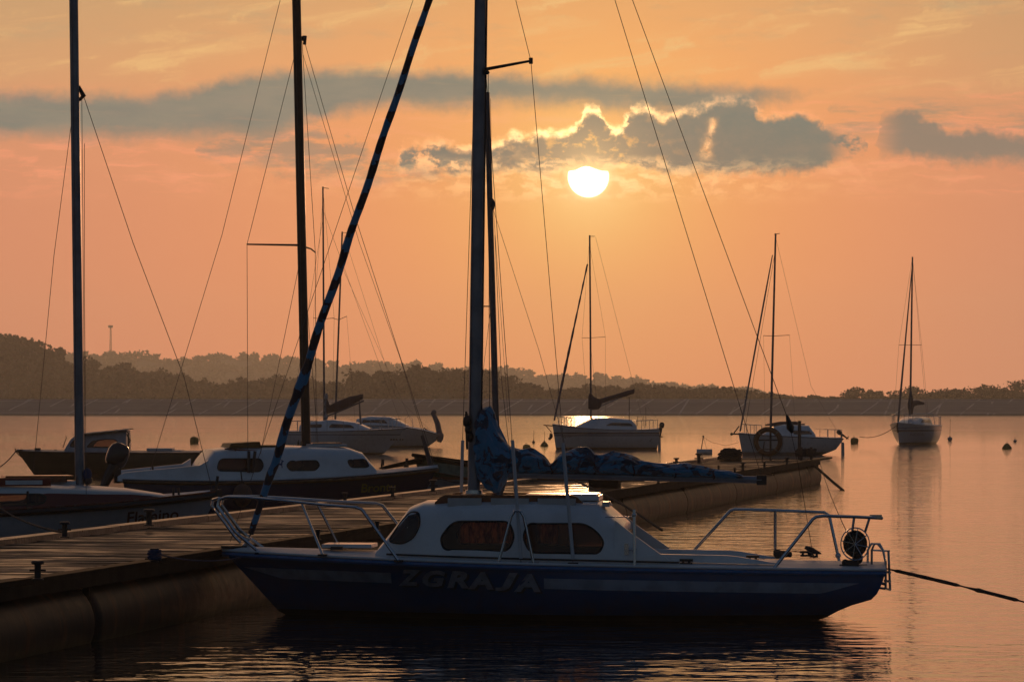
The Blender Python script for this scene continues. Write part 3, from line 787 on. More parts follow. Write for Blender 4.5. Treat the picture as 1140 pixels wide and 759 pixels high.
# lifebuoy and its stand near the pier head
pl = Pz(855, 513, ZD); pl.y -= 0
st_ = root('lifebuoy_stand', (pl.x, pl.y, ZD), -.15, 'dark steel stand with crossbars that carries the lifebuoy near the pier head', 'stand')
mb = MB(); mb.tube([(.06, .06, 0), (.06, .06, .78)], .028); mb.tube([(-.16, .06, 0), (-.10, .06, .5)], .018); mb.box((.06, .06, .01), (.26, .26, .02)); mb.build('post', steelpaint, st_)
mb = MB(); mb.tube([(-.26, .04, .54), (.34, .04, .54)], .018); mb.tube([(-.24, .04, .30), (.30, .04, .30)], .015); mb.build('crossbar', steelpaint, st_)
rg = root('lifebuoy', (pl.x, pl.y - .03, ZD + .50), -.15, 'big orange-brown lifebuoy hanging upright near the end of the pier', 'lifebuoy')
mb = MB(); mb.tube([(.31 * cos(a * pi / 20), 0, .31 * sin(a * pi / 20)) for a in range(40)], .062, 12, closed=True); mb.build('ring', ringo, rg)
for k in range(4):
    a = k * pi / 2 + .78; mb = MB()
    mb.tube([((.31 + .068 * cos(b)) * cos(a), .068 * sin(b), (.31 + .068 * cos(b)) * sin(a)) for b in [i * pi / 8 for i in range(16)]], .012, 5, closed=True); mb.build('band', mat('white_band', (.24, .19, .15), .6), rg)
mb = MB(); mb.tube([(.385 * cos(a * pi / 20), .0, .385 * sin(a * pi / 20) - .012 * abs(sin(a * pi / 10))) for a in range(40)], .007, 5, closed=True); mb.build('grab_line', rope, rg)
# tall post and rope-wrapped cleats at the pier head
pp = Pz(890, 512, ZD)
r_ = root('mooring_post', (pp.x, pp.y, ZD), 0, 'slim tall dark post standing near the pier head, right of the lifebuoy', 'post')
mb = MB(); mb.tube([(0, 0, 0), (0, 0, .98)], .045, 12); mb.build('pole', steelpaint, r_); mb = MB(); mb.lathe([(.05, .98), (.05, 1.02), (.02, 1.035)]); mb.build('cap', steelpaint, r_)
for px, lab in ((892, 'dark rope wound on a short post, left of two at the pier head'), (903, 'dark rope wound on a short post, right of two at the pier head')):
    q = Pz(px, 513, ZD); r_ = root('rope_wrapped_post', (q.x, q.y, ZD), 0, lab, 'post')
    mb = MB(); mb.tube([(0, 0, 0), (0, 0, .36)], .04, 10); mb.build('post', steelpaint, r_)
    mb = MB(); pts = [(.10 * cos(i * .5) * (1 + .25 * sin(i * 1.3)), .10 * sin(i * .5), .14 + .16 * i / 90 + .01 * sin(i)) for i in range(90)]; mb.tube(pts, .03, 6); mb.build('rope_winding', rope, r_)
# rope heap on a pallet
q = Pz(813, 513.5, ZD); r_ = root('rope_heap', (q.x, q.y, ZD), 0, 'dark heap of coiled rope on the pier, left of the lifebuoy', 'rope heap')
mb = MB()
for k in range(7): mb.box((-.24 + k * .08, 0, .03), (.07, .5, .02))
for k in (-1, 0, 1): mb.box((0, k * .2, .01), (.56, .06, .02))
mb.build('pallet', darkbeam, r_, smooth=False)
mb = MB(); pts = []
for i in range(420):
    a = i * .33; rr = .16 + .09 * sin(i * .047) + .03 * sin(i * .9); pts.append((rr * 1.15 * cos(a), rr * sin(a), .06 + .26 * abs(sin(i * .021)) * (1 - .4 * rr) + .02 * sin(i * 1.7)))
mb.tube(pts, .022, 5); mb.build('coil', rope, r_)
# dark chest beneath the boom
q = Pz(673, 544, ZD); r_ = root('dock_chest', (q.x, q.y - .1, ZD), -pang, 'dark wooden dock chest standing on the pier below the covered boom', 'chest')
mb = MB()
for k in range(4): mb.box((0, -.19, .05 + k * .078), (.50, .02, .07)); mb.box((0, .19, .05 + k * .078), (.50, .02, .07)); mb.box((-.25, 0, .05 + k * .078), (.02, .36, .07)); mb.box((.25, 0, .05 + k * .078), (.02, .36, .07))
for a in (-1, 1):
    for b in (-1, 1): mb.box((a * .235, b * .175, .165), (.04, .04, .33))
mb.build('crate_body', darkbeam, r_, smooth=False)
mb = MB(); mb.box((0, 0, .345), (.58, .44, .03)); mb.box((.18, 0, .37), (.06, .44, .02)); mb.box((-.18, 0, .37), (.06, .44, .02)); mb.build('lid', darkbeam, r_, smooth=False)

# ropes between pier and water / boats
def loose_rope(pts, r, label, m=rope, name='mooring_rope'):
    mb = MB(); mb.tube(pts, r, 6); return tag(mb.build(name, m), label, 'rope')
a = Vector(PM @ Vector((-.3, LP, ZD))); loose_rope([a + Vector((0, 0, .03))] + sag(a, P(939, 546, 91.5), .02)[1:], .035, 'thick dark rope slanting from the pier head into the water')
# bow rope of the blue yacht to the near bollard
loose_rope(sag(pb + Vector((0, 0, .08)), (-2.72, 37.75, .58), .05), .008, 'thin blue rope running from the blue-roped bollard to the bow of the blue yacht', bluerope)
loose_rope(sag(P(-8, 560, 47), P(70, 592, 41.6) , .06), .012, 'dark rope sagging from the white-hulled yacht to the leftmost cleat')
loose_rope(sag(P(640, 535, 62), P(737, 590, 55.5), -.05), .018, 'dark rope hanging down over the near edge of the pier beside the cabin')


# ================================================================== THE BLUE YACHT IN FRONT
def hull_band_tex(name, base, low, dark=.0):
    return zband_mat(name, [(-9, low), (.075, base)])
def blue_yacht():
    bow, ste = Vector((-2.91, 38.0, 0)), Vector((3.70, 37.4, 0)); L = (bow - ste).length; rot = atan2(bow.y - ste.y, bow.x - ste.x)
    R_ = root('sailing_yacht', ste, rot, 'blue sailing yacht with white cabin and blue tarpaulin over its boom, nearest the camera', 'sailing yacht'); bpy.context.view_layer.update()
    f = Frame(ste.x, ste.y, rot); im = f.im
    h = Hull(L, 2.2, .50, .555, .64, rake=.60, stern=((-.3, 1.9), (0, .66), (.04, .57), (.09, .48), (.14, .40), (.165, .30), (.205, .15), (.277, .08), (.39, .03), (.50, 0)), draft=.3, tw=.68, tm=.5, p=2.1)
    h.hull(zband_mat('blue_hull_paint', [(-9, (.008, .010, .010)), (.06, (.008, .075, .21))], rough=.28), R_)
    dk = h.deck(deckw, R_, camber=.05)
    h.rail(mat('blue_rubbing_strake', (.02, .13, .32), .4, var=.2), R_, r=.026, dz=-.035)
    h.rail(white, R_, r=.014, name='toe_rail', dz=.006)
    top = lambda x: interp([(.1, .375), (.76, .383), (3.27, .425), (4.98, .461), (6.32, .478)], x)
    for x0, x1, tl, tr in ((.26, im(606, 645, 1.02).x, .36, 0), (im(432, 640, 1.0).x, 6.42, 0, .42)):
        def tp(x): return top(x)
        def bt(x):
            d = .104
            if tr and x > x1 - tr: d *= (x1 - x) / tr
            if tl and x < x0 + tl: d *= (x - x0) / tl
            return top(x) - max(d, .002)
        for side in (1, -1): h.patch(tp, bt, x0, x1, side).build('hull_stripe', stripe, R_)
    outline_paint = mat('letter_outline', (.035, .05, .075), .5)  # dark paint of the outline behind the name letters
    for mm, of, dx, dz, nm in ((outline_paint, .0052, -.022, -.014, 'lettering_outline'), (letters, .008, 0, 0, 'name_lettering')):
        mb = MB()
        for ch, x0, x1, y0, y1 in (('Z', 440, 467, 634.5, 653), ('G', 468, 495, 635, 654), ('R', 496, 521, 635.5, 655), ('A', 520, 549, 636.5, 656), ('J', 551, 577, 637, 657.5), ('A', 572, 602, 638, 658.5)):
            vs, fs = text_polys(ch, 1, .25 if ch not in 'A' else .12, .045); xa = min(v[0] for v in vs); xb = max(v[0] for v in vs); ya = min(v[1] for v in vs); yb = max(v[1] for v in vs)
            p0, p1 = im(x0, y1, 1.02), im(x1, y0, 1.02); out = []
            for a_, b_ in vs:
                x = p0.x + (p1.x - p0.x) * (a_ - xa) / (xb - xa) + dx; z = p0.z + (p1.z - p0.z) * (b_ - ya) / (yb - ya) + dz; out.append((x, h.y_at(x, z) + of, z))
            mb.add(out, fs)
        mb.build(nm, mm, R_, smooth=False)
    # cabin
    zb = lambda x: h.sheer(x).z + .01
    cb = Cabin([(2.56, .90, .845), (2.81, 1.115, .84), (3.4, 1.135, .85), (4.2, 1.135, .78), (4.56, 1.12, .70), (4.70, 1.07, .67), (4.86, .86, .63), (5.02, .66, .60)], zb, n=6.5, tumble=.10)
    def loc2(pts, ly=.8): return [(im(px, py, ly).x, im(px, py, ly).z) for px, py in pts]
    w1 = smooth_poly(loc2([(489, 599), (503, 580.5), (567, 580.5), (573, 598), (566, 613), (493, 612)]), .42)
    w2 = smooth_poly(loc2([(582, 598), (587, 582.5), (650, 583), (664, 591), (673, 604), (667, 616), (590, 615)]), .40)
    cb.build(white, R_, holes=(w1, w2))
    for w in (w1, w2):
        for sd_ in (1, -1): cb.window(w, sd_, R_, glass, off=-.006, fr=.011)
    wf = smooth_poly(loc2([(431, 603), (446, 580), (456, 570), (466, 570), (468, 583), (461, 598), (448, 605)], .62), .4)
    for sd_ in (1, -1): cb.window(wf, sd_, R_, darkglass, name='front_window', off=.006, fr=.010)
    for w, lab in ((w1, 0), (w2, 1)):
        xs = [p[0] for p in w]; a, b = min(xs), max(xs); mb = MB(); n = 60
        a2 = a + (b - a) * (.0 if lab == 0 else .72)
        mb.grid([[(a2 + (b - a2) * i / n, -.70 + .018 * sin(i * 1.35), z) for z in (.70, 1.02)] for i in range(n + 1)]); mb.build('curtain', curtain, R_)
    mb = MB(); mb.box((2.55, 0, .72), (.02, 1.4, .26)); mb.build('bulkhead', mat('dark_bulkhead', (.02, .015, .012), .5), R_, smooth=False)
    # aft cabin wings
    for sd_, ly in ((1, .815), (-1, -.815)):
        pl_ = loc2([(684, 578.5), (700, 591), (735, 616), (757, 631)], .8)
        poly = [(x, z) for x, z in pl_] + [(pl_[-1][0], .56), (pl_[0][0], .56)]
        mb = MB(); mb.prism([(x, sd_ * (.845 - .085 * max(0, (z - .6) / .5)), z) for x, z in poly], (0, -sd_ * .035, 0)); mb.build('cockpit_side', white, R_, smooth=False)
    # seam line below the roof edge and drain moulding
    mb = MB(); mb.tube([(x, cb.y_at(x, 1.075) + .004, 1.065) for x in [2.85 + i * .1 for i in range(19)]], .006, 5); mb.tube([(x, cb.hw(x) + .02, zb(x) + .035) for x in [2.0 + i * .1 for i in range(30)]], .010, 5); mb.build('roof_seam', rubber, R_)
    # roof: hatch, grab rails on pads
    mb = MB(); mb.box((3.2, 0, 1.185), (.75, .62, .045)); mb.box((3.2, 0, 1.215), (.70, .56, .02)); mb.build('sliding_hatch', white, R_, smooth=False)
    for sd_ in (1, -1):
        for a, b in ((499, 536), (547, 589), (599, 641)):
            p, q = im(a, 563, .55), im(b, 563, .55)
            mb = MB(); mb.box(((p.x + q.x) / 2, sd_ * .56, 1.145), (abs(p.x - q.x), .07, .085)); ob = mb.build('rail_pad', white2, R_, smooth=False)
        a, b = im(484, 556, .5).x, im(649, 556, .5).x
        mb = MB(); n = 26; rows = []
        for i in range(n + 1):
            x = a + (b - a) * i / n; e = min(i, n - i) / 2.0; zz = 1.145 + .075 * min(1, e) ** .5
            rows.append([(x, sd_ * .50, 1.10), (x, sd_ * .50, zz), (x, sd_ * .455, zz), (x, sd_ * .455, 1.10), (x, sd_ * .50, 1.10)])
        mb.grid(rows); mb.build('grab_rail', wood, R_)
    mb = MB(); mb.box((2.74, .45, 1.13), (.07, .2, .05)); mb.tube([(2.7, .30, 1.12), (2.7, .62, 1.15)], .012); mb.build('vent', white2, R_, smooth=False)
    # mast, boom
    mf = im(527.5, 553, 0); mt = im(537, -185, 0)
    mast = stick(R_, 'mast', [mf + (mt - mf) * (i / 10) for i in range(11)], [.064] * 4 + [.062] * 3 + [.058, .055, .05, .045], alu, 14)
    mb = MB(); mb.box(mf + Vector((0, 0, .01)), (.24, .20, .05)); mb.lathe([(.09, .02), (.085, .07)], mf); mb.build('mast_step', steel, mast)
    mb = MB(); mb.tube([mf + (mt - mf) * (i / 10) + Vector((-.066, 0, 0)) for i in range(1, 11)], .010, 5); mb.build('sail_track', steelpaint, mast)
    # winch, halyard bundle hung on the mast
    mb = MB()
    for a, b, c, r in ((520, 469, .08, .045), (521, 478, .09, .035), (523, 486, .07, .04), (519, 462, .07, .018)):
        p = im(a, b, c); mb.sphere(p, r, (1, 1, 1.4), 8)
    mb.tube([im(519, 458, .08), im(520, 500, .09)], .012); mb.build('halyard_bundle', black, mast)
    mb = MB(); mb.tube([im(534, 480, -.04) , im(541, 470, .0), im(545, 462, 0)], [.03, .05, .02], 8); mb.build('gooseneck', steelpaint, mast)
    sp0, sp1 = im(540, 77.5, 0), im(591, 68, .48)
    stick(mast, 'spreader', [sp0, sp1], [.018, .012], steelpaint, 8)
    mb = MB(); mb.tube([sp1 + Vector((0, 0, -.03)), sp1 + Vector((0, 0, .03))], .02, 8); mb.tube([im(540, 81, 0), im(543, 81, .1)], .02); mb.build('spreader_tip', steelpaint, mast)
    b0, b1 = im(541, 526, 0), im(848, 534, 0)
    boom = stick(R_, 'boom', [b0 + Vector((0, 0, -.01)), b1], [.036, .036], alu, 12)
    mb = MB(); mb.box(b1, (.10, .07, .10)); mb.build('boom_end', steelpaint, boom)
    # crumpled tarpaulin over the lowered sail
    tm = bpy.data.materials.new('crumpled_blue_tarpaulin'); tm.use_nodes = True; nt = tm.node_tree; b = nt.nodes['Principled BSDF']
    tc = nt.nodes.new('ShaderNodeTexCoord'); n1 = nz(nt, tc.outputs['Object'], 5.5, 3, .55, 1.6)
    nt.links.new(mixc(nt, n1.ss(.495, .55), (.022, .22, .40, 1), (.008, .045, .085, 1)), b.inputs['Base Color'])
    b.inputs['Roughness'].default_value = .42
    n2 = nz(nt, tc.outputs['Object'], 16, 5, .6, 1.2); bp = nt.nodes.new('ShaderNodeBump'); bp.inputs['Strength'].default_value = .9; bp.inputs['Distance'].default_value = .03
    nt.links.new(n2.s, bp.inputs['Height']); nt.links.new(bp.outputs[0], b.inputs['Normal'])
    tops = [(529, 470), (536, 457), (544, 453), (549, 460), (553, 472), (558, 482), (566, 496), (578, 500), (592, 498), (604, 507), (612, 516), (617, 515), (625, 505), (640, 499), (655, 497), (662, 505), (672, 506), (684, 501), (697, 505), (709, 512), (730, 515), (745, 517), (765, 515), (790, 521), (810, 524), (826, 530)]
    bots = [(529, 520), (534, 534), (545, 545), (556, 550), (560, 537), (566, 526), (600, 526), (640, 526), (680, 527), (740, 530), (800, 532), (826, 533)]
    rows = []; N = 190; M_ = 46
    for i in range(N + 1):
        px = 529 + (826 - 529) * i / N; t, bb = im(px, interp(tops, px), 0), im(px, interp(bots, px), 0)
        c = (t + bb) / 2; rz = (t.z - bb.z) / 2; ry = min(.19, .10 + rz * .45) * (1 - .35 * max(0, (px - 740) / 86)); row = []
        if i in (0, N): ry *= .4; rz *= .7
        for j in range(M_ + 1):
            a = 2 * pi * (j % M_) / M_
            q = Vector((c.x * 2.6, cos(a) * 1.1, sin(a) * 1.1 + c.x * .6))
            e = 1 + .34 * (noise.noise(q * 1.7)) + .20 * (1 - abs(noise.noise(q * 3.3)) * 2) * .6 + .09 * noise.noise(q * 8) - .06
            row.append((c.x + .05 * noise.noise(q * 2.2 + Vector((9, 0, 0))), ry * cos(a) * e, c.z + rz * sin(a) * (1.0 + .30 * (e - 1) + .06 * noise.noise(q * 6))))
        rows.append(row)
    mb = MB(); mb.grid(rows); mb.add(rows[0][:-1], [tuple(range(M_))]); mb.add(rows[-1][:-1], [tuple(range(M_))])
    mb.build('sail_cover', tm, boom, label='crumpled blue tarpaulin with black folds lashed over the lowered sail')
    mb = MB()
    for px in (566, 615, 663, 706, 752, 795):
        t, bb = im(px, interp(tops, px) + 1, 0), im(px, interp(bots, px) + 1.5, 0); c = (t + bb) / 2; rz = (t.z - bb.z) / 2 * .96; ry = min(.19, .10 + rz * .45)
        mb.tube([(c.x + .01 * sin(a * 3), ry * cos(a), c.z + rz * sin(a)) for a in [2 * pi * k / 18 for k in range(18)]], .007, 5, closed=True)
    mb.build('sail_tie', rope, boom)
    # furled headsail: blue and black spiral
    fm_ = bpy.data.materials.new('furled_blue_sail'); fm_.use_nodes = True; nt = fm_.node_tree; b = nt.nodes['Principled BSDF']; b.inputs['Roughness'].default_value = .6
    tc = nt.nodes.new('ShaderNodeTexCoord'); sp = nt.nodes.new('ShaderNodeSeparateXYZ'); nt.links.new(tc.outputs['Object'], sp.inputs[0])
    y_, z_ = S(nt, sp.outputs[1]), S(nt, sp.outputs[2]); nn = nz(nt, tc.outputs['Object'], 6, 4, .6)
    q = ((z_ + y_ * 1.6 + nn * .35) * 3.6).frac(); nt.links.new(mixc(nt, q.ss(.46, .52), (.03, .22, .42, 1), (.008, .014, .028, 1)), b.inputs['Base Color'])
    fb_, ft_ = im(279, 594, 0), im(534, -168, 0)
    pts = []; rs = []
    for i in range(91):
        t = i / 90; p = fb_.lerp(ft_, t); w = .018 * sin(t * 46) * (1 - t)
        if t < .1: w = 0
        pts.append(p + Vector((w * .5, w, 0))); rs.append((.030 + .018 * min(1, t * 8) - .018 * t) * (1 + .14 * noise.noise(Vector((t * 40, 0, 0)))) * (1.25 if .20 < t < .24 else 1))
    stick(R_, 'furled_jib', pts, rs, fm_, 12)
    bowfit = h.pt(.985, 1, 1); stick(R_, 'forestay', [Vector((L - .22, 0, h.zs(.97) + .03)), fb_], .008, wire)
    mb = MB(); mb.lathe([(.05, 0), (.055, .02), (.02, .05), (.05, .08), (.05, .1)], (L - .24, 0, h.zs(.97) + .04)); mb.build('furling_drum', steel, R_)
    # rigging
    W = lambda pts, r=.0036, n='shroud', m=wire: wires(R_, n, pts, r, m)
    cp = im(638, 628, .98); W([cp, im(627, 493, .86), sp1, im(536.6, -150, 0)])
    stick(R_, 'shroud_tube', [cp + Vector((0, 0, .05)), im(626.5, 493, .86)], .018, mat('white_plastic_tube', (.5, .52, .55), .4), 8)
    cp2 = im(580, 626, .98); W([cp2, im(570, 490, .84), im(541, 82, .06)])
    stick(R_, 'shroud_tube', [cp2 + Vector((0, 0, .04)), im(570.5, 490, .84)], .017, mat('white_plastic_tube', (1, 1, 1)), 8)
    for x_, y_ in ((512, 515), (556, 560)):
        cq = Vector((im(x_, 590, -.95).x, -.95, .62)); qq = im(x_ + 3 if x_ < 530 else x_ + 0, 490, -.85); W([cq, qq, im(536 if x_ < 530 else 539, -150 if x_ < 530 else 85, 0)])
        stick(R_, 'shroud_tube', [cq, qq], .017, mat('white_plastic_tube', (1, 1, 1)), 8)
    W([im(545, 455, .03), im(543.5, 80, .03)], .004, 'halyard'); W([im(523, 470, .05), im(528, 60, .03), im(531, -150, .03)], .003, 'halyard')
    W([im(525, 540, .05), im(526.5, 300, .05)], .003, 'halyard')
    W([im(256, 603, .10), im(460, 0, .02), im(524, -188, 0)], .0030, 'jib_halyard')
    tl = [im(848, 531, 0), im(738, 177, 0), im(684.5, 0, 0), im(536, -190, 0)]; W([tl[0], tl[2], tl[3]], .004, 'topping_lift')
    bk = im(904, 612, 0); bl = im(880, 474, 0)
    W([bl, im(704, 0, 0), im(540, -192, 0)], .004, 'backstay'); W([im(880, 478, 0), im(889, 520, 0), bk], .0035, 'backstay_tackle', rope)
    mb = MB(); mb.tube([im(876, 462, 0), im(880, 476, 0), im(882, 482, 0)], [.012, .04, .012], 8); mb.build('backstay_block', black, R_)
    W([im(551, 262, .1), im(558, 420, .3), im(574, 560, .8)], .0032, 'halyard')
    # hoop and feet round the shroud base
    mb = MB(); mb.tube([im(555, 626, 1.0), im(569, 575, .98), im(573, 568.5, .98), im(579, 568.5, .98), im(583, 575, .98), im(594, 627, 1.0)], .014, 8); mb.build('shroud_hoop', steel, R_)
    mb = MB()
    for a in (555, 580, 594, 638): p = im(a, 627.5, 1.0); mb.box(p, (.10, .05, .03))
    mb.build('chain_plate', steelpaint, R_, smooth=False)
    # stanchion and lifeline by the cockpit
    mb = MB(); mb.tube([im(706.5, 630, .96), im(706, 567, .90)], .015, 8); mb.tube([im(706, 575, .9), im(674, 575.5, .84)], .006, 6); mb.sphere(im(706, 573, .9), .025); mb.build('stanchion', steel, R_)
    mb = MB(); p = im(699, 611, .86); mb.tube([p, p + Vector((-.08, .05, 0))], .014); mb.box(im(697.5, 611, .87), (.04, .02, .11)); mb.build('oar_fitting', steel, R_, smooth=False)
    # pulpit
    def near_far(ptsf, r, name, rr=None):
        for s_ in (1, -1):
            mb = MB()
            for pts in ptsf: mb.tube([Vector((p.x, p.y * s_, p.z)) for p in pts], r, 8)
            mb.build(name, steel, R_)
    rail_ = [im(444, 624, .93), im(403, 567, .80), im(396, 564.5, .78), im(362, 562, .62), im(320, 557.5, .40), im(275, 553.5, .20), im(252, 553, .12), im(244, 556, .11), im(242, 563, .12), im(262, 592, .16), im(289, 615, .24)]
    near_far([rail_], .0165, 'bow_rail')
    near_far([[im(336, 560, .48), im(359, 617, .66)]], .013, 'rail_post')
    mb = MB(); mb.tube([im(236, 563, 0), im(237, 556, 0), im(244, 554, .11)], .015); mb.tube([im(236, 563, 0), im(262, 598, 0), im(268, 604, 0)], .014); mb.build('bow_rail_brace', steel, R_)
    for a, b, c in ((444, 624, .93), (359, 617.5, .66), (289, 615.5, .24)):
        for s_ in (1, -1): p = im(a, b, c); mb = MB(); mb.box((p.x, p.y * s_, p.z), (.09, .06, .02)); mb.build('rail_foot', steelpaint, R_, smooth=False)
    for a, b, c in ((375, 612, .3), (380, 614, -.2)): p = im(a, b, c); mb = MB(); mb.box(p + Vector((0, 0, .02)), (.12, .05, .03)); mb.build('deck_fitting', steelpaint, R_, smooth=False)
    mb = MB(); mb.box((L - .12, 0, h.zs(.98) + .04), (.26, .12, .03)); mb.build('stem_fitting', steelpaint, R_, smooth=False)
    mb = MB(); mb.box((5.35, 0, .70), (.5, .5, .035)); mb.build('fore_hatch', white, R_, smooth=False)
    # stern rails
    mb = MB(); mb.tube([im(862, 632, .90), im(905, 577.5, .82), im(909, 575, .82), im(917, 574, .80), im(952, 575, .62), im(982, 576.5, .40)], .0165, 8); mb.tube([im(951, 575, .6), im(949, 590, .5)], .013); mb.tube([im(968, 576, .5), im(963, 592, .42)], .013)
    mb.box(im(975, 574.5, .42), (.12, .10, .035)); mb.build('stern_rail', steel, R_)
    mb = MB(); mb.tube([im(771, 614, -.9), im(813, 568, -.86), im(818, 566.5, -.86), im(868, 568, -.84), im(918, 570, -.75), im(923, 573, -.74), im(935, 628, -.70)], .0165, 8); mb.tube([im(863, 568, -.84), im(863, 617, -.88)], .015); mb.sphere(im(933, 618, -.7), .03); mb.build('stern_rail', steel, R_)
    # spoked reel with a dark rope drum
    c = im(952, 605, .45); rl = MB()
    ring = lambda r, y: [(c.x + r * cos(a), y, c.z + r * 1.12 * sin(a)) for a in [2 * pi * k / 28 for k in range(28)]]
    for y in (.40, .52):
        rl.tube(ring(.140, y), .006, 6, closed=True)
        for k in range(8):
            a = k * pi / 4 + .2; rl.tube([(c.x, y, c.z), (c.x + .14 * cos(a), y, c.z + .157 * sin(a))], .004, 5)
    reel = rl.build('rope_reel', steel, R_)
    mb = MB(); pts = []
    for i in range(260):
        a = i * .45; rr = .095 + .012 * sin(i * .37); pts.append((c.x + rr * cos(a), .42 + .08 * (.5 + .5 * sin(i * .06)), c.z + rr * 1.15 * sin(a)))
    mb.tube(pts, .013, 5); mb.lathe([(.09, -.04), (.09, .04)], (c.x, .46, c.z), M=Matrix.Rotation(pi / 2, 3, 'X')); mb.build('wound_rope', black, reel)
    mb = MB(); mb.box(im(947, 627, .45), (.16, .16, .07)); mb.sphere(im(955, 622, .42), .05); mb.sphere(im(941, 626, .5), .035); mb.tube([im(935, 630, .5), im(965, 630, .4)], .02); mb.build('reel_bracket', black, R_)
    # stern ladder
    mb = MB()
    for ly in (.05, .33):
        o_ = (ly - .05) * 20
        mb.tube([im(966 + o_ * .8, 628, ly), im(966 + o_ * .8, 612, ly), im(970 + o_ * .6, 605, ly), im(977 + o_ * .4, 605, ly), im(983, 612, ly), im(986, 626, ly), im(986, 655, ly)], .012, 8)
    mb.tube([im(970, 612, .05), im(990, 613, .33)], .010); mb.tube([im(989, 612, .33), im(991, 656, .30)], .012)
    for y in (636, 646, 655): mb.tube([im(985, y, .05), im(991, y + 1, .33)], .012)
    mb.tube([im(978, 648, .1), im(986, 650, .1)], .015); mb.tube([im(978, 654, .1), im(986, 655, .1)], .012)
    mb.build('stern_ladder', steel, R_)
    # coaming, cockpit lids, cleats, winch
    for s_ in (1, -1):
        mb = MB(); xs = [1.05 + i * .1 for i in range(18)]
        mb.grid([[(x, s_ * (.62 + .05), h.sheer(x).z + .04), (x, s_ * .66, h.sheer(x).z + .04 + .075 * min(1, (x - 1.0) * 2)), (x, s_ * .60, h.sheer(x).z + .04 + .075 * min(1, (x - 1.0) * 2)), (x, s_ * .58, h.sheer(x).z + .04)] for x in xs]); mb.build('coaming', white, R_)
    for a, b, c_, sc in ((764, 626, .7, 1), (838, 622, .3, 1), (897, 617, -.6, .9), (906, 618, -.55, .7)):
        p = im(a, b, c_); mb = MB(); mb.box((p.x, p.y, p.z - .01), (.12 * sc, .05, .02)); mb.box((p.x, p.y, p.z + .025), (.13 * sc, .03, .022)); mb.tube([(p.x - .03, p.y, p.z), (p.x - .03, p.y, p.z + .03)], .012); mb.tube([(p.x + .03, p.y, p.z), (p.x + .03, p.y, p.z + .03)], .012); mb.build('cleat', black, R_, smooth=False)
    mb = MB(); p = im(903, 612, -.1); mb.tube([p + Vector((.06, 0, .03)), p, p + Vector((-.10, 0, -.035))], [.016, .032, .006], 8); mb.tube([p, p + Vector((-.03, 0, -.08))], .008); mb.build('sheet_block', black, R_)
    mb = MB(); mb.lathe([(.045, 0), (.04, .03), (.03, .05), (.035, .07)], im(697 + 35, 628, .8)); mb.build('winch', steel, R_)
    mb = MB(); mb.tube([im(880, 617, -.5), im(865, 616, -.6), im(872, 618, -.4)], [.03, .05, .02]); mb.build('rope_bundle', mat('dark_rope', (1, 1, 1)), R_)
    # stern line, with growth hanging on it, running out of the picture
    st0 = f.o + f.ex * im(984, 632, .1).x + f.ey * .1 + Vector((0, 0, .52)); st0.z = im(984, 632, .1).z
    e = P(1230, 694, 34.0); pts = sag(st0, e, -.015, 60); rr = random.Random(3)
    mb = MB(); mb.tube(pts, [.008 + .012 * max(0, noise.noise(Vector((i * .21, 4, 0)))) + (.010 if 3 < i < 22 or 26 < i < 38 else .0) for i in range(61)], 6)
    tag(mb.build('mooring_rope', rope), 'thick weed-grown rope stretched from the stern of the blue yacht to the right edge', 'rope')
    rl0 = Vector(P(912, 512, 97.5)); e2 = f.o + f.ex * c.x + f.ey * .45 + Vector((0, 0, .70))
    loose_rope(sag(rl0, e2, .12, 16), .006, 'thin line from the pier head down to the spoked reel of the blue yacht')
    return R_
blue_yacht()

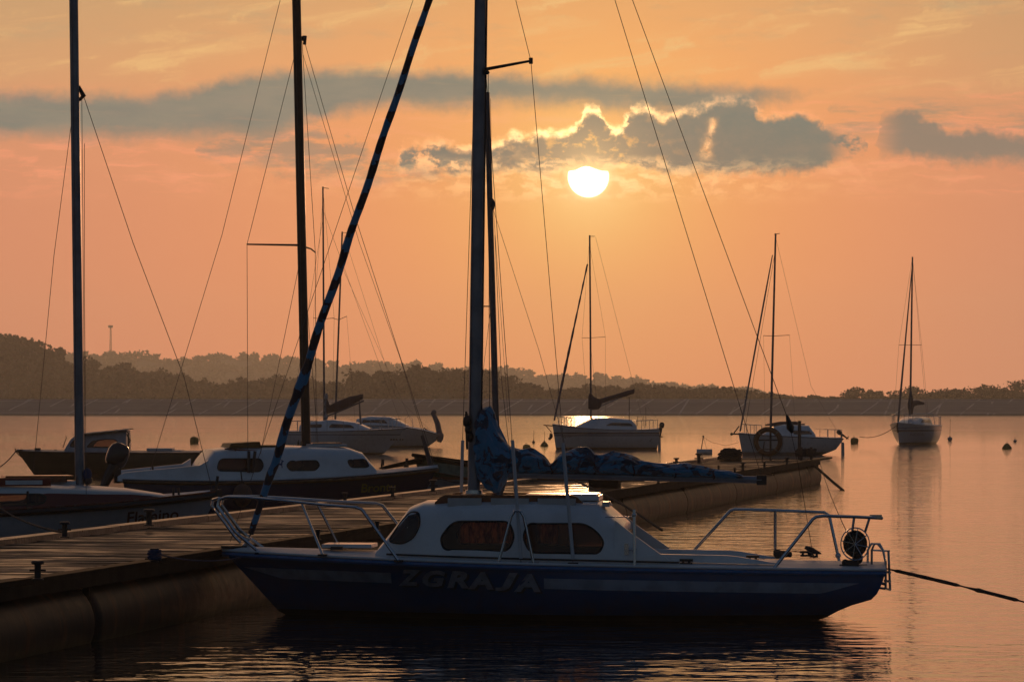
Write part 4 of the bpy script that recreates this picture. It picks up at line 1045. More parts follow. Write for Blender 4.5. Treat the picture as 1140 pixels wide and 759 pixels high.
# ================================================================== BOATS MOORED BEHIND THE PIER
def mast_of(R_, f, base, top, r0, r1, m, ext=None, name='mast'):
    a, b = f.im(*base, 0), f.im(*top, 0)
    if ext: b = a + (b - a) * ext
    return stick(R_, name, [a.lerp(b, i / 6) for i in range(7)], [r0 + (r1 - r0) * i / 6 for i in range(7)], m, 12)
def W_(R_, f, pts, r=.005, n='shroud', m=wire):
    return wires(R_, n, [f.im(*(p if len(p) == 3 else (*p, 0))) for p in pts], r, m)
def outboard(parent, p, d, s=1.0, tilt=.5):
    """p: clamp point at the transom top, d: unit vector aft (local)"""
    d = Vector(d).normalized(); side = Vector((-d.y, d.x, 0)); up = Vector((0, 0, 1))
    R3 = Matrix.Rotation(tilt, 3, side)
    def q(a, b, c): return Vector(p) + R3 @ (d * a * s + side * b * s + up * c * s)
    leg = MB(); leg.tube([q(.12, 0, .22), q(.16, 0, -.05), q(.18, 0, -.42)], [.11 * s, .085 * s, .05 * s], 8); leg.tube([q(.05, 0, -.42), q(.34, 0, -.44)], [.035 * s, .05 * s], 8)
    leg.prism([q(.14, .01, -.44), q(.26, .01, -.44), q(.20, .01, -.62)], q(.14, -.01, -.44) - q(.14, .01, -.44)); leg.box(q(.02, 0, .05), (.12 * s, .2 * s, .25 * s))
    o = leg.build('outboard_motor', black, parent)
    cw = MB(); rows = []
    for z, k in ((.20, .72), (.24, .92), (.34, 1), (.46, 1), (.54, .86), (.60, .55), (.615, .1)):
        rows.append([q(.14 + .19 * k * (abs(cos(a)) ** .7 * (1 if cos(a) > 0 else -1)), .13 * k * (abs(sin(a)) ** .7 * (1 if sin(a) > 0 else -1)), z) for a in [2 * pi * i / 20 for i in range(21)]])
    cw.grid(rows); cw.build('cowl', mat('black_gloss_cowl', (.015, .015, .018), .25, coat=.3), o)
    pr_ = MB()
    for k in range(3):
        a = k * 2.094; pr_.prism([q(.36, 0, -.44), q(.37, .09 * cos(a) - .03 * sin(a), -.44 + .09 * sin(a) + .03 * cos(a)), q(.36, .09 * cos(a) + .03 * sin(a), -.44 + .09 * sin(a) - .03 * cos(a))], d * .012)
    pr_.build('propeller', black, o); return o

def navy_yacht():
    rot = radians(15); bx, by = -1.34, 68.0; L = 5.85; ox, oy = bx - L * cos(rot), by - L * sin(rot)
    R_ = root('sailing_yacht', (ox, oy, 0), rot, 'navy yacht with white cabin, gold name and thick brown mast behind the pier', 'sailing yacht'); bpy.context.view_layer.update()
    f = Frame(ox, oy, rot); im = f.im
    h = Hull(L, 2.2, .80, .78, .96, rake=.50, stern=((-.3, .3), (0, .10), (.8, 0)), draft=.3, tw=.78, tm=.45, p=2.0)
    h.hull(zband_mat('navy_hull', [(-9, (.01, .01, .01)), (.06, (.008, .022, .07))]), R_); h.deck(deckw, R_); h.rail(mat('oak_strake', (.16, .075, .02), .4, var=.4), R_, r=.032, dz=-.045); h.rail(white, R_, r=.012, name='toe_rail', dz=.008)
    zb = lambda x: h.sheer(x).z + .01
    X = lambda px, ly=-.85: im(px, 505, ly).x
    st = [(X(229), .99, .80), (X(234), 1.12, .80), (X(242), 1.27, .80), (X(262), 1.31, .80), (X(330), 1.33, .80), (X(395), 1.30, .68), (X(410), 1.22, .62), (X(424), .95, .55)]
    cb = Cabin(st, zb, n=6, tumble=.10)
    P2 = lambda pts: smooth_poly([(im(a, b, -.78).x, im(a, b, -.78).z) for a, b in pts], .42)
    ws = [P2([(241, 524), (245, 510.5), (291, 510.5), (294, 518), (290, 525)]), P2([(319, 518), (323, 513), (354, 512.5), (357, 518), (352, 523.5), (323, 524)]), P2([(388, 512), (410, 511), (414, 519), (410, 520.5), (392, 520.5)])]
    cb.build(white, R_, holes=ws)
    for w in ws:
        for sd_ in (1, -1): cb.window(w, sd_, R_, smoked, off=-.006, fr=.012)
    # aft coaming dropping to the stern
    for sd_ in (-1, 1):
        pts = [(im(a, b, -.9).x, im(a, b, -.9).z) for a, b in ((133, 530.5), (140, 526), (180, 522), (222, 518), (232, 512))]
        mb = MB(); mb.grid([[(x, sd_ * (h.sheer(x).y - .10), .76), (x, sd_ * (h.sheer(x).y - .13), z), (x, sd_ * (h.sheer(x).y - .20), z), (x, sd_ * (h.sheer(x).y - .24), .76)] for x, z in pts]); mb.build('cockpit_coaming', white, R_)
    # roof gear
    mb = MB(); p, q = im(252, 498, -.3), im(288, 498, -.3)
    mb.prism([(p.x, -.55, 1.34), (q.x, -.55, 1.34), (q.x - .03, -.55, 1.44), (p.x + .04, -.55, 1.41)], (0, .8, 0)); mb.build('companion_hatch', mat('ochre_hatch_board', (.22, .11, .02), .5, var=.3), R_, smooth=False)
    mb = MB(); mb.box((q.x + .05, -.2, 1.36), (.55, .5, .035)); mb.build('hatch_cover', mat('ochre_hatch_board', (1, 1, 1)), R_, smooth=False)
    mb = MB(); mb.tube([im(250, 499.5, -.62), im(305, 503, -.60)], .014); mb.tube([im(322, 504, -.5), im(344, 503, -.5)], .014)
    for a in (262, 280, 298): mb.tube([im(a, 501, -.61), im(a, 505, -.61)], .012, 6)
    mb.build('grab_rail', wood, R_)
    mb = MB(); p, q = im(336, 503, 0), im(386, 503, 0); mb.box(((p.x + q.x) / 2, 0, 1.37), (.7, .6, .05)); mb.build('fore_hatch', white2, R_, smooth=False)
    mb = MB(); mb.box(((p.x + q.x) / 2 + .02, 0, 1.405), (.5, .5, .018)); mb.build('hatch_lid', wood, R_, smooth=False)
    mb = MB()
    for a in (277, 284): mb.tube([im(a, 502, -.84), im(a - 3 if a > 280 else a, 526, -.86)], .028, 8); 
    mb.build('cabin_strut', steelpaint, R_)
    for a, b in ((170, 524), (425, 521), (452, 519)):
        p = im(a, b, -.4); mb = MB(); mb.box(p, (.09, .05, .03)); mb.tube([p, p + Vector((0, 0, .08))], .018); mb.build('cleat', black, R_)
    # the little animal emblem on the cabin side
    em = [(-4, 2), (-3.4, 2.8), (1.0, 2.2), (1.8, 4.6), (1.6, 6.6), (2.6, 6.2), (3.0, 5.4), (4.6, 4.8), (4.4, 4.2), (3.0, 4.0), (2.6, 1.6), (2.4, .4), (2.6, -1.8), (1.9, -3.6), (1.6, -1.0), (1.2, .2), (-2.2, .6), (-2.8, -1.4), (-3.6, -4.2), (-4.2, -4.2), (-3.7, -1.2), (-4.1, .6), (-5.2, -.4), (-5.0, 1.0)]
    c = im(312, 518, -.78); k = .0158
    mb = MB(); mb.prism([(c.x + a * k, -(cb.y_at(c.x + a * k, c.z + b * k) + .004), c.z + b * k) for a, b in em], (0, -.004, 0)); mb.build('emblem', mat('blue_emblem', (.01, .05, .16), .5), R_, smooth=False)
    p = im(406, 549, -1.0); h.text('Brontu', p.x, p.z + .01, .215, -1, gold, R_, bold=.004, slope=.03, xs=1.18)
    # rig
    mast = mast_of(R_, f, (341, 503), (330, 0), .085, .078, darkmast, 1.22)
    stick(mast, 'spreader', [im(335, 273, 0), im(275, 272, -.6)], [.02, .014], steelpaint, 8); stick(mast, 'spreader', [im(336, 274, 0), im(346, 277, .5), im(351, 281, .8)], [.02, .014, .012], steelpaint, 8)
    mb = MB(); mb.tube([im(335, 40, 0) + Vector((.08, 0, 0)), im(339, 50, 0)], .03); mb.sphere(im(338, 43, 0), .05); mb.build('masthead_fitting', steelpaint, mast)
    for pts in ([(276, 522, -1.0), (275, 272, -.6), (333, 42)], [(352, 505, .9), (351, 281, .8), (336, 42)], [(290, 505, -.9), (334, 290)], [(355, 505, .9), (338, 290)]): W_(R_, f, pts, .0052)
    W_(R_, f, [(337, 40), (395, 240), (484, 517)], .0052, 'forestay'); W_(R_, f, [(337, 60), (400, 270), (446, 400), (470, 480), (482, 517)], .004, 'halyard')
    W_(R_, f, [(167, 524), (247, 262), (312, 0), (327, -95)], .0052, 'backstay')
    W_(R_, f, [(344, 480, .1), (340, 250, .1), (334, 40, .1)], .005, 'halyard'); W_(R_, f, [(338, 480, -.14), (334, 250, -.14), (329, 30, -.14)], .005, 'halyard')
    outboard(R_, im(130, 533, -.4), (-1, -.1, 0), 1.0, -.38)
    # brown ball fender hung on the near side
    p = im(270, 551, -1.28); mb = MB(); mb.sphere(p, .175, (1, 1, 1.15), 16); fe = mb.build('fender', mat('brown_fender', (.16, .07, .04), .6, var=.3), R_)
    mb = MB(); mb.tube([p + Vector((0, 0, .18)), p + Vector((0, .18, .45))], .012); mb.tube([p + Vector((0, 0, .16)), p + Vector((0, 0, .24))], .03); mb.build('fender_line', rope, fe)
    bwl = im(485, 530, 0); wq = f.o + f.ex * bwl.x + Vector((0, 0, bwl.z))
    loose_rope(sag(wq, P(524, 536, 69), .05), .012, 'short rope sagging from the navy bow to the far kerb of the pier')
navy_yacht()

def white_red_yacht():
    rot = radians(15); bx, by = -3.93, 50.6; L = 6.4; ox, oy = bx - L * cos(rot), by - L * sin(rot)
    R_ = root('sailing_yacht', (ox, oy, 0), rot, 'white-hulled yacht with dark red cabin side at the left edge behind the pier', 'sailing yacht'); bpy.context.view_layer.update()
    f = Frame(ox, oy, rot); im = f.im
    h = Hull(L, 2.3, .70, .72, .92, rake=.50, stern=((-.3, .3), (0, .10), (.7, 0)), draft=.3, tw=.78, tm=.5, p=2.0)
    h.hull(zband_mat('white_hull_paint', [(-9, (.02, .02, .02)), (.06, (.40, .42, .46))], dirt=.2), R_); h.deck(deckw, R_); h.rail(mat('black_strake', (.012, .010, .009), .45), R_, r=.045, dz=-.03); h.rail(wood, R_, r=.016, name='toe_rail', dz=.022)
    zb = lambda x: h.sheer(x).z + .01
    X = lambda px, ly=-.9: im(px, 550, ly).x
    st = [(X(-60), 1.02, .90), (X(0), 1.03, .92), (X(60), 1.02, .92), (X(110), .99, .84), (X(150), .965, .66), (X(192), .90, .42)]
    cb = Cabin(st, zb, n=8, tumble=.06)
    w = smooth_poly([(im(a, b, -.88).x, im(a, b, -.88).z) for a, b in ((-30, 551), (45, 549.5), (52, 553), (49, 560), (40, 562), (-30, 564.5))], .35)
    m2 = bpy.data.materials.new('red_side_white_top'); m2.use_nodes = True; nt = m2.node_tree; b = nt.nodes['Principled BSDF']; b.inputs['Roughness'].default_value = .35
    g = nt.nodes.new('ShaderNodeNewGeometry'); tcx = nt.nodes.new('ShaderNodeTexCoord'); sp = nt.nodes.new('ShaderNodeSeparateXYZ'); nt.links.new(tcx.outputs['Normal'], sp.inputs[0])
    nt.links.new(mixc(nt, S(nt, sp.outputs[2]).gt(.5), (.13, .014, .010, 1), (.62, .62, .60, 1)), b.inputs['Base Color'])
    cb.build(m2, R_, holes=[w])
    for sd_ in (1, -1): cb.window(w, sd_, R_, glass, off=-.006, fr=.010)
    p = im(31, 552, -.9); mb = MB(); mb.tube([(p.x, -(cb.y_at(p.x, .93) + .01), .98), (p.x - .01, -(cb.y_at(p.x, .8) + .01), .74)], .016, 6); mb.build('window_bar', rubber, R_)
    mb = MB(); a, b_ = im(-60, 543, -.6).x, im(55, 545, -.6).x
    mb.box(((a + b_) / 2, -.72, 1.095), (b_ - a, .05, .11)); mb.build('grab_rail', red, R_, smooth=False)
    mb = MB(); a2 = im(6, 545, -.75).x; b2 = im(47, 545, -.75).x; mb.box(((a2 + b2) / 2, -.757, 1.09), (b2 - a2, .02, .055)); mb.build('rail_board', white, R_, smooth=False)
    mb = MB(); c = im(15, 535, .2).x; mb.box((c, .1, 1.11), (1.3, .7, .06)); mb.box((c + .3, .1, 1.15), (.9, .5, .03)); mb.build('sliding_hatch', wood, R_, smooth=False)
    mb = MB(); c = im(62, 540, .2).x; mb.box((c, .15, 1.07), (.45, .5, .05)); mb.build('fore_hatch', white, R_, smooth=False)
    mast = mast_of(R_, f, (89, 547), (82, 0), .064, .058, alu, 1.3)
    mb = MB(); p = im(89, 547, 0); mb.box(p, (.26, .2, .06)); mb.sphere(p + Vector((.10, -.05, .15)), .06); mb.tube([p + Vector((.09, -.06, .15)), p + Vector((.09, -.06, .0))], .012); mb.build('mast_step', steelpaint, mast)
    mb = MB(); mb.tube([im(87.5, 96, 0), im(93, 107, 0), im(88, 112, 0)], [.02, .035, .02], 8); mb.build('masthead_fitting', steelpaint, mast)
    p = im(89, 532, -.07); mb = MB(); mb.sphere(p + Vector((.10, 0, .05)), .06, (1, .7, 1.4)); mb.build('rope_hank', mat('blue_rope', (1, 1, 1)), mast)
    W_(R_, f, [(92, 104), (148, 270), (205, 420), (238, 552)], .0048, 'forestay'); W_(R_, f, [(82, 118), (60, 285), (37, 525, .95)], .0042)
    W_(R_, f, [(94, 160), (94, 330, -.5), (96, 552, -.98)], .004); W_(R_, f, [(80, 0, -.09), (84, 300, -.09), (84, 500, -.1)], .0035, 'halyard'); W_(R_, f, [(91, 104, .1), (93, 330, .1), (94, 520, .1)], .004, 'halyard')
    for a_, b_ in ((193, -.25), (199, -.2)): p = im(a_, 551, b_); mb = MB(); mb.tube([p, p + Vector((0, 0, .10))], .016); mb.build('deck_pin', steelpaint, R_)
    mb = MB(); p = im(240, 548, 0); mb.box(p, (.16, .1, .08)); mb.tube([p, p + Vector((.03, 0, .22))], .02); mb.build('bow_fitting', steelpaint, R_)
    p = im(145, 583, -.95); h.text('Flamino', p.x, p.z - .01, .225, -1, mat('dark_red_lettering', (.06, .012, .015), .5), R_, bold=.003, slope=.055, xs=1.08)
white_red_yacht()

def green_boat():
    rot = radians(180 - 8); L = 4.6; bow = P(460, 505, 73.5); ox, oy = bow.x - L * cos(rot), bow.y - L * sin(rot)
    R_ = root('wooden_sailboat', (ox, oy, 0), rot, 'open wooden sailboat, dark green above pale grey, moored beyond the covered boom', 'sailboat'); bpy.context.view_layer.update()
    f = Frame(ox, oy, rot); im = f.im
    h = Hull(L, 2.0, .62, .80, 1.12, rake=.35, stern=((-.3, .3), (0, .10), (.6, 0)), draft=.3, tw=.72, tm=.45, p=1.9)
    h.hull(zband_mat('green_grey_hull', [(-9, (.02, .02, .02)), (.08, (.20, .22, .25)), (.64, (.16, .06, .02)), (.69, (.012, .05, .022))], rough=.4, coat=.1), R_)
    h.rail(darkbeam, R_, r=.04, name='gunwale', dz=-.01)
    h.deck(mat('orange_inner_boards', (.42, .06, .025), .5, var=.3), R_, drop=.26, camber=.0, name='floorboards')
    mb = MB()
    for sd_ in (1, -1):
        xs = [.1 + i * .14 for i in range(30)]
        mb.grid([[(x, sd_ * (h.sheer(x).y - .05), h.sheer(x).z - .25), (x, sd_ * (h.sheer(x).y - .04), h.sheer(x).z - .03)] for x in xs])
    mb.build('inner_planking', mat('pale_green_planking', (.20, .28, .22), .5, var=.4), R_)
    for x in (1.0, 2.2, 3.3):
        mb = MB(); y = h.sheer(x).y; mb.box((x, 0, h.sheer(x).z - .12), (.22, 2 * y - .1, .035)); mb.build('thwart', wood, R_, smooth=False)
    mast = mast_of(R_, f, (554, 536), (542, 103), .068, .052, greymast)
    stick(mast, 'spreader', [im(549, 341, 0), im(535, 341, -.3)], .014, steelpaint, 6)
    mb = MB(); mb.sphere(im(547.5, 228, 0), .08, (.8, .8, 1.6)); mb.build('masthead_fitting', steelpaint, mast)
    W_(R_, f, [(548, 230), (600, 390), (636, 520)], .0046, 'backstay'); W_(R_, f, [(546, 110, .08), (550, 330, .08), (557, 520, .08)], .004, 'halyard')
    W_(R_, f, [(546, 345, .1), (527, 505, .3)], .004); W_(R_, f, [(549, 230, .08), (566, 470, .9)], .004)
    mb = MB(); a, b_ = im(470, 512, .1), im(425, 521, .1); mb.tube([a, b_], [.06, .03], 8); mb.build('bowsprit', darkbeam, R_)
    mb = MB(); p = im(426, 518, .1); mb.tube([p, p + Vector((0, 0, .12))], .03); p = im(453, 515.5, .1); mb.tube([p, p + Vector((0, 0, .10))], .03); mb.build('bowsprit_fitting', steelpaint, R_)
    mb = MB(); mb.tube([im(470, 485, .4), im(473, 495, .5), im(480, 519, .7)], [.035, .04, .055], 8); mb.build('boat_pole', steelpaint, R_)
green_boat()

def motorboat():
    Y = 112.0; k = Y / F; ste = P(225, 528, Y); rot = radians(180); L = 5.5
    R_ = root('motorboat', (ste.x, Y, 0), rot, 'dark planked motorboat with a tan-windowed wheelhouse, moored at the far left', 'motorboat'); bpy.context.view_layer.update()
    f = Frame(ste.x, Y, rot); im = f.im
    h = Hull(L, 2.1, .66, .66, .70, rake=.50, stern=((-.3, .2), (0, .04), (.7, 0)), draft=.25, tw=.85, tm=.5, p=2.3)
    m = zband_mat('dark_planks', [(-9, (.01, .01, .008)), (.05, (.022, .034, .022)), (.18, (.032, .044, .028)), (.19, (.02, .02, .015)), (.20, (.032, .044, .028)), (.36, (.02, .02, .015)), (.37, (.03, .042, .028)), (.53, (.02, .02, .015)), (.54, (.028, .04, .028))], rough=.5, coat=0)
    h.hull(m, R_); h.deck(mat('grey_deck', (.30, .31, .33), .5, var=.3), R_); h.rail(rubber, R_, r=.03, dz=-.02)
    zb = lambda x: h.sheer(x).z
    X = lambda px: im(px, 495, .75).x
    cb = Cabin([(X(140), 1.28, .78), (X(134), 1.30, .80), (X(100), 1.22, .80), (X(82), 1.13, .76), (X(77), 1.02, .74), (X(71), .76, .70)], zb, n=7, tumble=.16)
    P2 = lambda pts: smooth_poly([(im(a, b, .75).x, im(a, b, .75).z) for a, b in pts], .35)
    ws = [P2([(77, 497), (81, 490), (87, 489.5), (87, 498)]), P2([(97, 497), (102, 491), (114, 489), (128, 489), (133, 494), (126, 498), (98, 498)])]
    cb.build(mat('grey_wheelhouse', (.36, .38, .42), .5, var=.2), R_, holes=ws, name='wheelhouse')
    for w in ws:
        for sd_ in (1, -1): cb.window(w, sd_, R_, glass, off=-.006, fr=.014)
    mb = MB(); n = 12
    mb.grid([[(X(143) + (X(80) - X(143)) * i / n, y, 1.335 - .0036 * 0 - (.17 * i / n) + .03 * (1 - (y / .8) ** 2) + .008 * (i % 2)) for y in (-.84, -.5, 0, .5, .84)] for i in range(n + 1)]); mb.build('canopy', canvas_tan, R_)
    mb = MB(); mb.tube([im(141, 480, .8), im(143, 482, .8), im(143, 500, .8)], .02); mb.tube([im(141, 483, .6), im(145, 490, .6), im(141, 499, .6)], .018); mb.build('canopy_frame', steelpaint, R_)
    mb = MB(); mb.box(im(179, 500, .0) , (.75, .9, .07)); mb.box(im(196, 501.5, 0), (.4, .9, .04)); mb.build('engine_lid', white2, R_, smooth=False)
    mb = MB(); mb.box(im(42, 499.8, .2), (.16, .2, .07)); mb.box(im(62, 501, .2), (.08, .1, .04)); mb.tube([im(25, 500.5, .2), im(17, 502, 0), im(17, 499, 0)], .02); mb.tube([im(70, 498, .6), im(74, 487, .6), im(73, 485, .6)], .012); mb.build('foredeck_gear', steelpaint, R_, smooth=False)
    mb = MB(); mb.tube([im(18, 503, 0), im(21, 506, 0), im(27, 511, .02), im(24, 508, .05)], .018, 6); mb.build('anchor_chain', rope, R_)
    loose_rope(sag(P(17, 503, Y), P(-14, 525, 109), .12), .016, 'dark rope curving from the bow of the motorboat to the left edge')
motorboat()

# ================================================================== YACHTS ON THE LAKE
def pulpit_bits(R_, h, x0, x1, z, name='bow_rail', r=.014, ends=True):
    mb = MB()
    xs = [x0 + (x1 - x0) * i / 8 for i in range(9)]
    for sd_ in (1, -1): mb.tube([(x, sd_ * h.sheer(x).y * .92, h.sheer(x).z + z) for x in xs], r, 5)
    for x in xs[::3]:
        for sd_ in (1, -1): mb.tube([(x, sd_ * h.sheer(x).y * .92, h.sheer(x).z), (x, sd_ * h.sheer(x).y * .92, h.sheer(x).z + z)], r * .9, 5)
    xe = x1 if abs(x1) > abs(x0) or name == 'bow_rail' else x0
    y = h.sheer(xe).y * .92; mb.tube([(xe, y, h.sheer(xe).z + z), (xe, -y, h.sheer(xe).z + z)], r, 5)
    return mb.build(name, steel, R_)
def cover_on_boom(f, boom, pts, m=covernavy, wid=.10, name='sail_cover'):
    """pts: (px, y_top, y_bottom)"""
    rows = []; n = 16; N = 30; pr_ = [(a, b) for a, b, c in pts]; pb_ = [(a, c) for a, b, c in pts]
    for i in range(N + 1):
        px = pts[0][0] + (pts[-1][0] - pts[0][0]) * i / N; t, b = f.im(px, interp(pr_, px), 0), f.im(px, interp(pb_, px), 0); c = (t + b) / 2; rz = max(.02, (t.z - b.z) / 2); ry = min(wid, rz * .8)
        rows.append([(c.x, ry * cos(a), c.z + rz * sin(a) * (1 + .10 * noise.noise(Vector((c.x * 4, a, 0))))) for a in [2 * pi * (j % n) / n for j in range(n + 1)]])
    mb = MB(); mb.grid(rows); mb.add(rows[0][:-1], [tuple(range(n))]); mb.add(rows[-1][:-1], [tuple(range(n))]); return mb.build(name, m, boom)

def yacht(label, stern_px, Y, rot, L, B, fs, fm, fb, rake, side, bands, cab, wins, rudder=True, st=((-.3, .3), (0, .10), (.9, 0)), zb_=0, tw=.72):
    s0 = P(stern_px, HY, Y)
    R_ = root('sailing_yacht', (s0.x, Y, 0), rot, label, 'sailing yacht', 'yachts moored out on the lake'); bpy.context.view_layer.update()
    f = Frame(s0.x, Y, rot)
    h = Hull(L, B, fs, fm, fb, rake=rake, stern=st, draft=.35, tw=tw, tm=.45, p=2.0)
    h.hull(zband_mat('hull_paint', bands, rough=.3), R_); h.deck(deckw, R_); h.rail(steelpaint, R_, r=.018, dz=.0, name='toe_rail')
    zb = lambda x: h.sheer(x).z
    cb = Cabin(cab, zb, n=5, tumble=.18); cb.build(white, R_)
    for w in wins:
        for sd_ in (1, -1): cb.window(smooth_poly(w, .35), sd_, R_, darkglass, frame=None, off=.008)
    if rudder:
        mb = MB(); mb.prism([(-.02, -.02, -.3), (-.16, -.02, -.3), (-.14, -.02, fs * .75), (-.02, -.02, fs * .8)], (0, .04, 0)); mb.build('rudder', white2, R_, smooth=False)
    return R_, f, h, cb
HB = lambda c, stripes: c
whitehull = (.50, .51, .53); foul = (.015, .015, .018); nst = (.02, .025, .05)

def yacht_a():   # in front of the other on the left
    R_, f, h, cb = yacht('white yacht with navy sail cover angled up on its boom, left of centre', 322, 156, radians(-14), 5.0, 2.0, .92, .95, 1.06, .95, -1,
        [(-9, foul), (.07, whitehull), (.80, nst), (.83, whitehull)], [(.6, 1.22, .6), (1.0, 1.34, .72), (2.0, 1.40, .72), (2.9, 1.30, .6), (3.5, 1.05, .40)], [[(1.9, 1.10), (2.0, 1.26), (2.8, 1.22), (3.0, 1.08)], [(.9, 1.1), (.95, 1.22), (1.6, 1.25), (1.6, 1.1)]])
    im = f.im
    mast = mast_of(R_, f, (361, 475), (359.5, 208), .045, .035, greymast)
    stick(mast, 'spreader', [im(349, 354, -.5), im(360, 355, 0), im(372, 354, .5)], .014, steelpaint, 6); stick(mast, 'masthead_arm', [im(359, 209, 0), im(366, 210, 0)], .014, steelpaint, 6)
    boom = stick(R_, 'boom', [im(365, 463, 0), im(405, 446, 0)], .035, greymast, 8)
    cover_on_boom(f, boom, [(364, 443, 461), (367, 451, 460), (375, 447, 458), (390, 441, 452), (404, 438.5, 444)])
    stick(R_, 'boom_crutch', [im(402, 478, 0), im(400, 446, 0)], [.05, .03], greymast, 6)
    mb = MB(); 
    for i in range(14): mb.sphere(im(362.5, 440 + i * 2.4, .05), .09 * (1 + .3 * sin(i * 2.1)), (1, 1, 1), 8)
    mb.build('furled_sail', mat('pale_sailcloth', (.30, .32, .35), .8), R_)
    W_(R_, f, [(360, 240), (322, 478)], .006, 'backstay'); W_(R_, f, [(360, 235), (447, 473)], .006, 'forestay'); W_(R_, f, [(349, 354, -.5), (354, 478, -.8)], .005); W_(R_, f, [(360, 215), (372, 354, .5), (370, 478, .8)], .005); W_(R_, f, [(360, 215), (349, 354, -.5)], .005)
    pulpit_bits(R_, h, .15, 1.3, .45, 'stern_rail'); pulpit_bits(R_, h, 3.7, 4.8, .42)
    for x in (1.9, 2.6, 3.2): 
        mb = MB(); mb.tube([(x, -h.sheer(x).y * .9, h.sheer(x).z), (x, -h.sheer(x).y * .9, h.sheer(x).z + .42)], .012, 5); mb.build('stanchion', steel, R_)
    outboard(R_, (-.02, -.2, .85), (-1, 0, 0), .7, .1)
    # green registration mark near the stern and small name at the bow
    mb = MB(); p = im(330, 497, -.9)
    for dx in (0, .14): mb.prism([(p.x + dx, -(h.y_at(p.x + dx, .3) + .01), .22), (p.x + .10 + dx, -(h.y_at(p.x + .10 + dx, .3) + .01), .22), (p.x + .08 + dx, -(h.y_at(p.x + .08 + dx, .55) + .01), .62), (p.x + .02 + dx, -(h.y_at(p.x + .02 + dx, .5) + .01), .50)], (0, -.005, 0))
    mb.build('hull_mark', green, R_, smooth=False)
    mb = MB(); p = im(431, 489, -.6)
    for i in range(5): x = p.x + i * .10 + (.06 if i > 2 else 0); mb.prism([(x, -(h.y_at(x, .60) + .012), .58), (x + .07, -(h.y_at(x + .07, .6) + .012), .58), (x + .07, -(h.y_at(x + .07, .64) + .012), .65), (x, -(h.y_at(x, .64) + .012), .65)], (0, -.004, 0))
    mb.build('name_lettering', steelpaint, R_, smooth=False)
yacht_a()
def yacht_b():
    R_, f, h, cb = yacht('white yacht half hidden behind the navy-covered one, its pointed bow to the right', 386, 181, radians(-12), 4.7, 1.9, .95, .98, .50, .75, -1,
        [(-9, foul), (.07, whitehull)], [(.6, 1.35, .6), (1.2, 1.46, .7), (2.2, 1.42, .66), (3.0, 1.05, .42)], [[(.9, 1.15), (.95, 1.32), (2.0, 1.30), (2.2, 1.14)]])
    im = f.im
    mast = mast_of(R_, f, (373, 474), (381, 258), .05, .04, greymast)
    stick(mast, 'spreader', [im(370, 354, -.5), im(377, 356, 0), im(386, 352, .4)], .014, steelpaint, 6); stick(mast, 'masthead_arm', [im(381, 259, 0), im(388, 259, 0)], .014, steelpaint, 6)
    W_(R_, f, [(383, 262), (440, 440), (484, 484)], .006, 'forestay'); W_(R_, f, [(382, 300), (462, 478)], .006, 'shroud'); W_(R_, f, [(386, 352, .4), (396, 478, .8)], .005)
    mb = MB(); mb.tube([im(481, 459, 0), im(484, 464, 0), im(487, 471, 0), im(489, 481, 0), im(490, 488, 0), im(489, 492, 0)], [.09, .11, .13, .14, .16, .10], 10); mb.sphere(im(483, 459, 0), .13); mb.sphere(im(489, 485, 0), .22, (1, .8, 1)); mb.build('rolled_jib', mat('slate_canvas', (.10, .11, .15), .8, var=.3), R_)
    mb = MB(); mb.tube([im(470, 479, .2), im(482, 489, 0)], .04); mb.tube([im(472, 476, -.2), im(486, 487, 0)], .03); mb.build('anchor', steelpaint, R_)
    for a in (428, 438, 455):
        mb = MB(); mb.tube([im(a - 4, 484, -.6), im(a - 4, 466, -.6), im(a, 463, -.6), im(a + 4, 466, -.6), im(a + 5, 484, -.6)], .013, 6); mb.build('guard_hoop', steel, R_)
yacht_b()
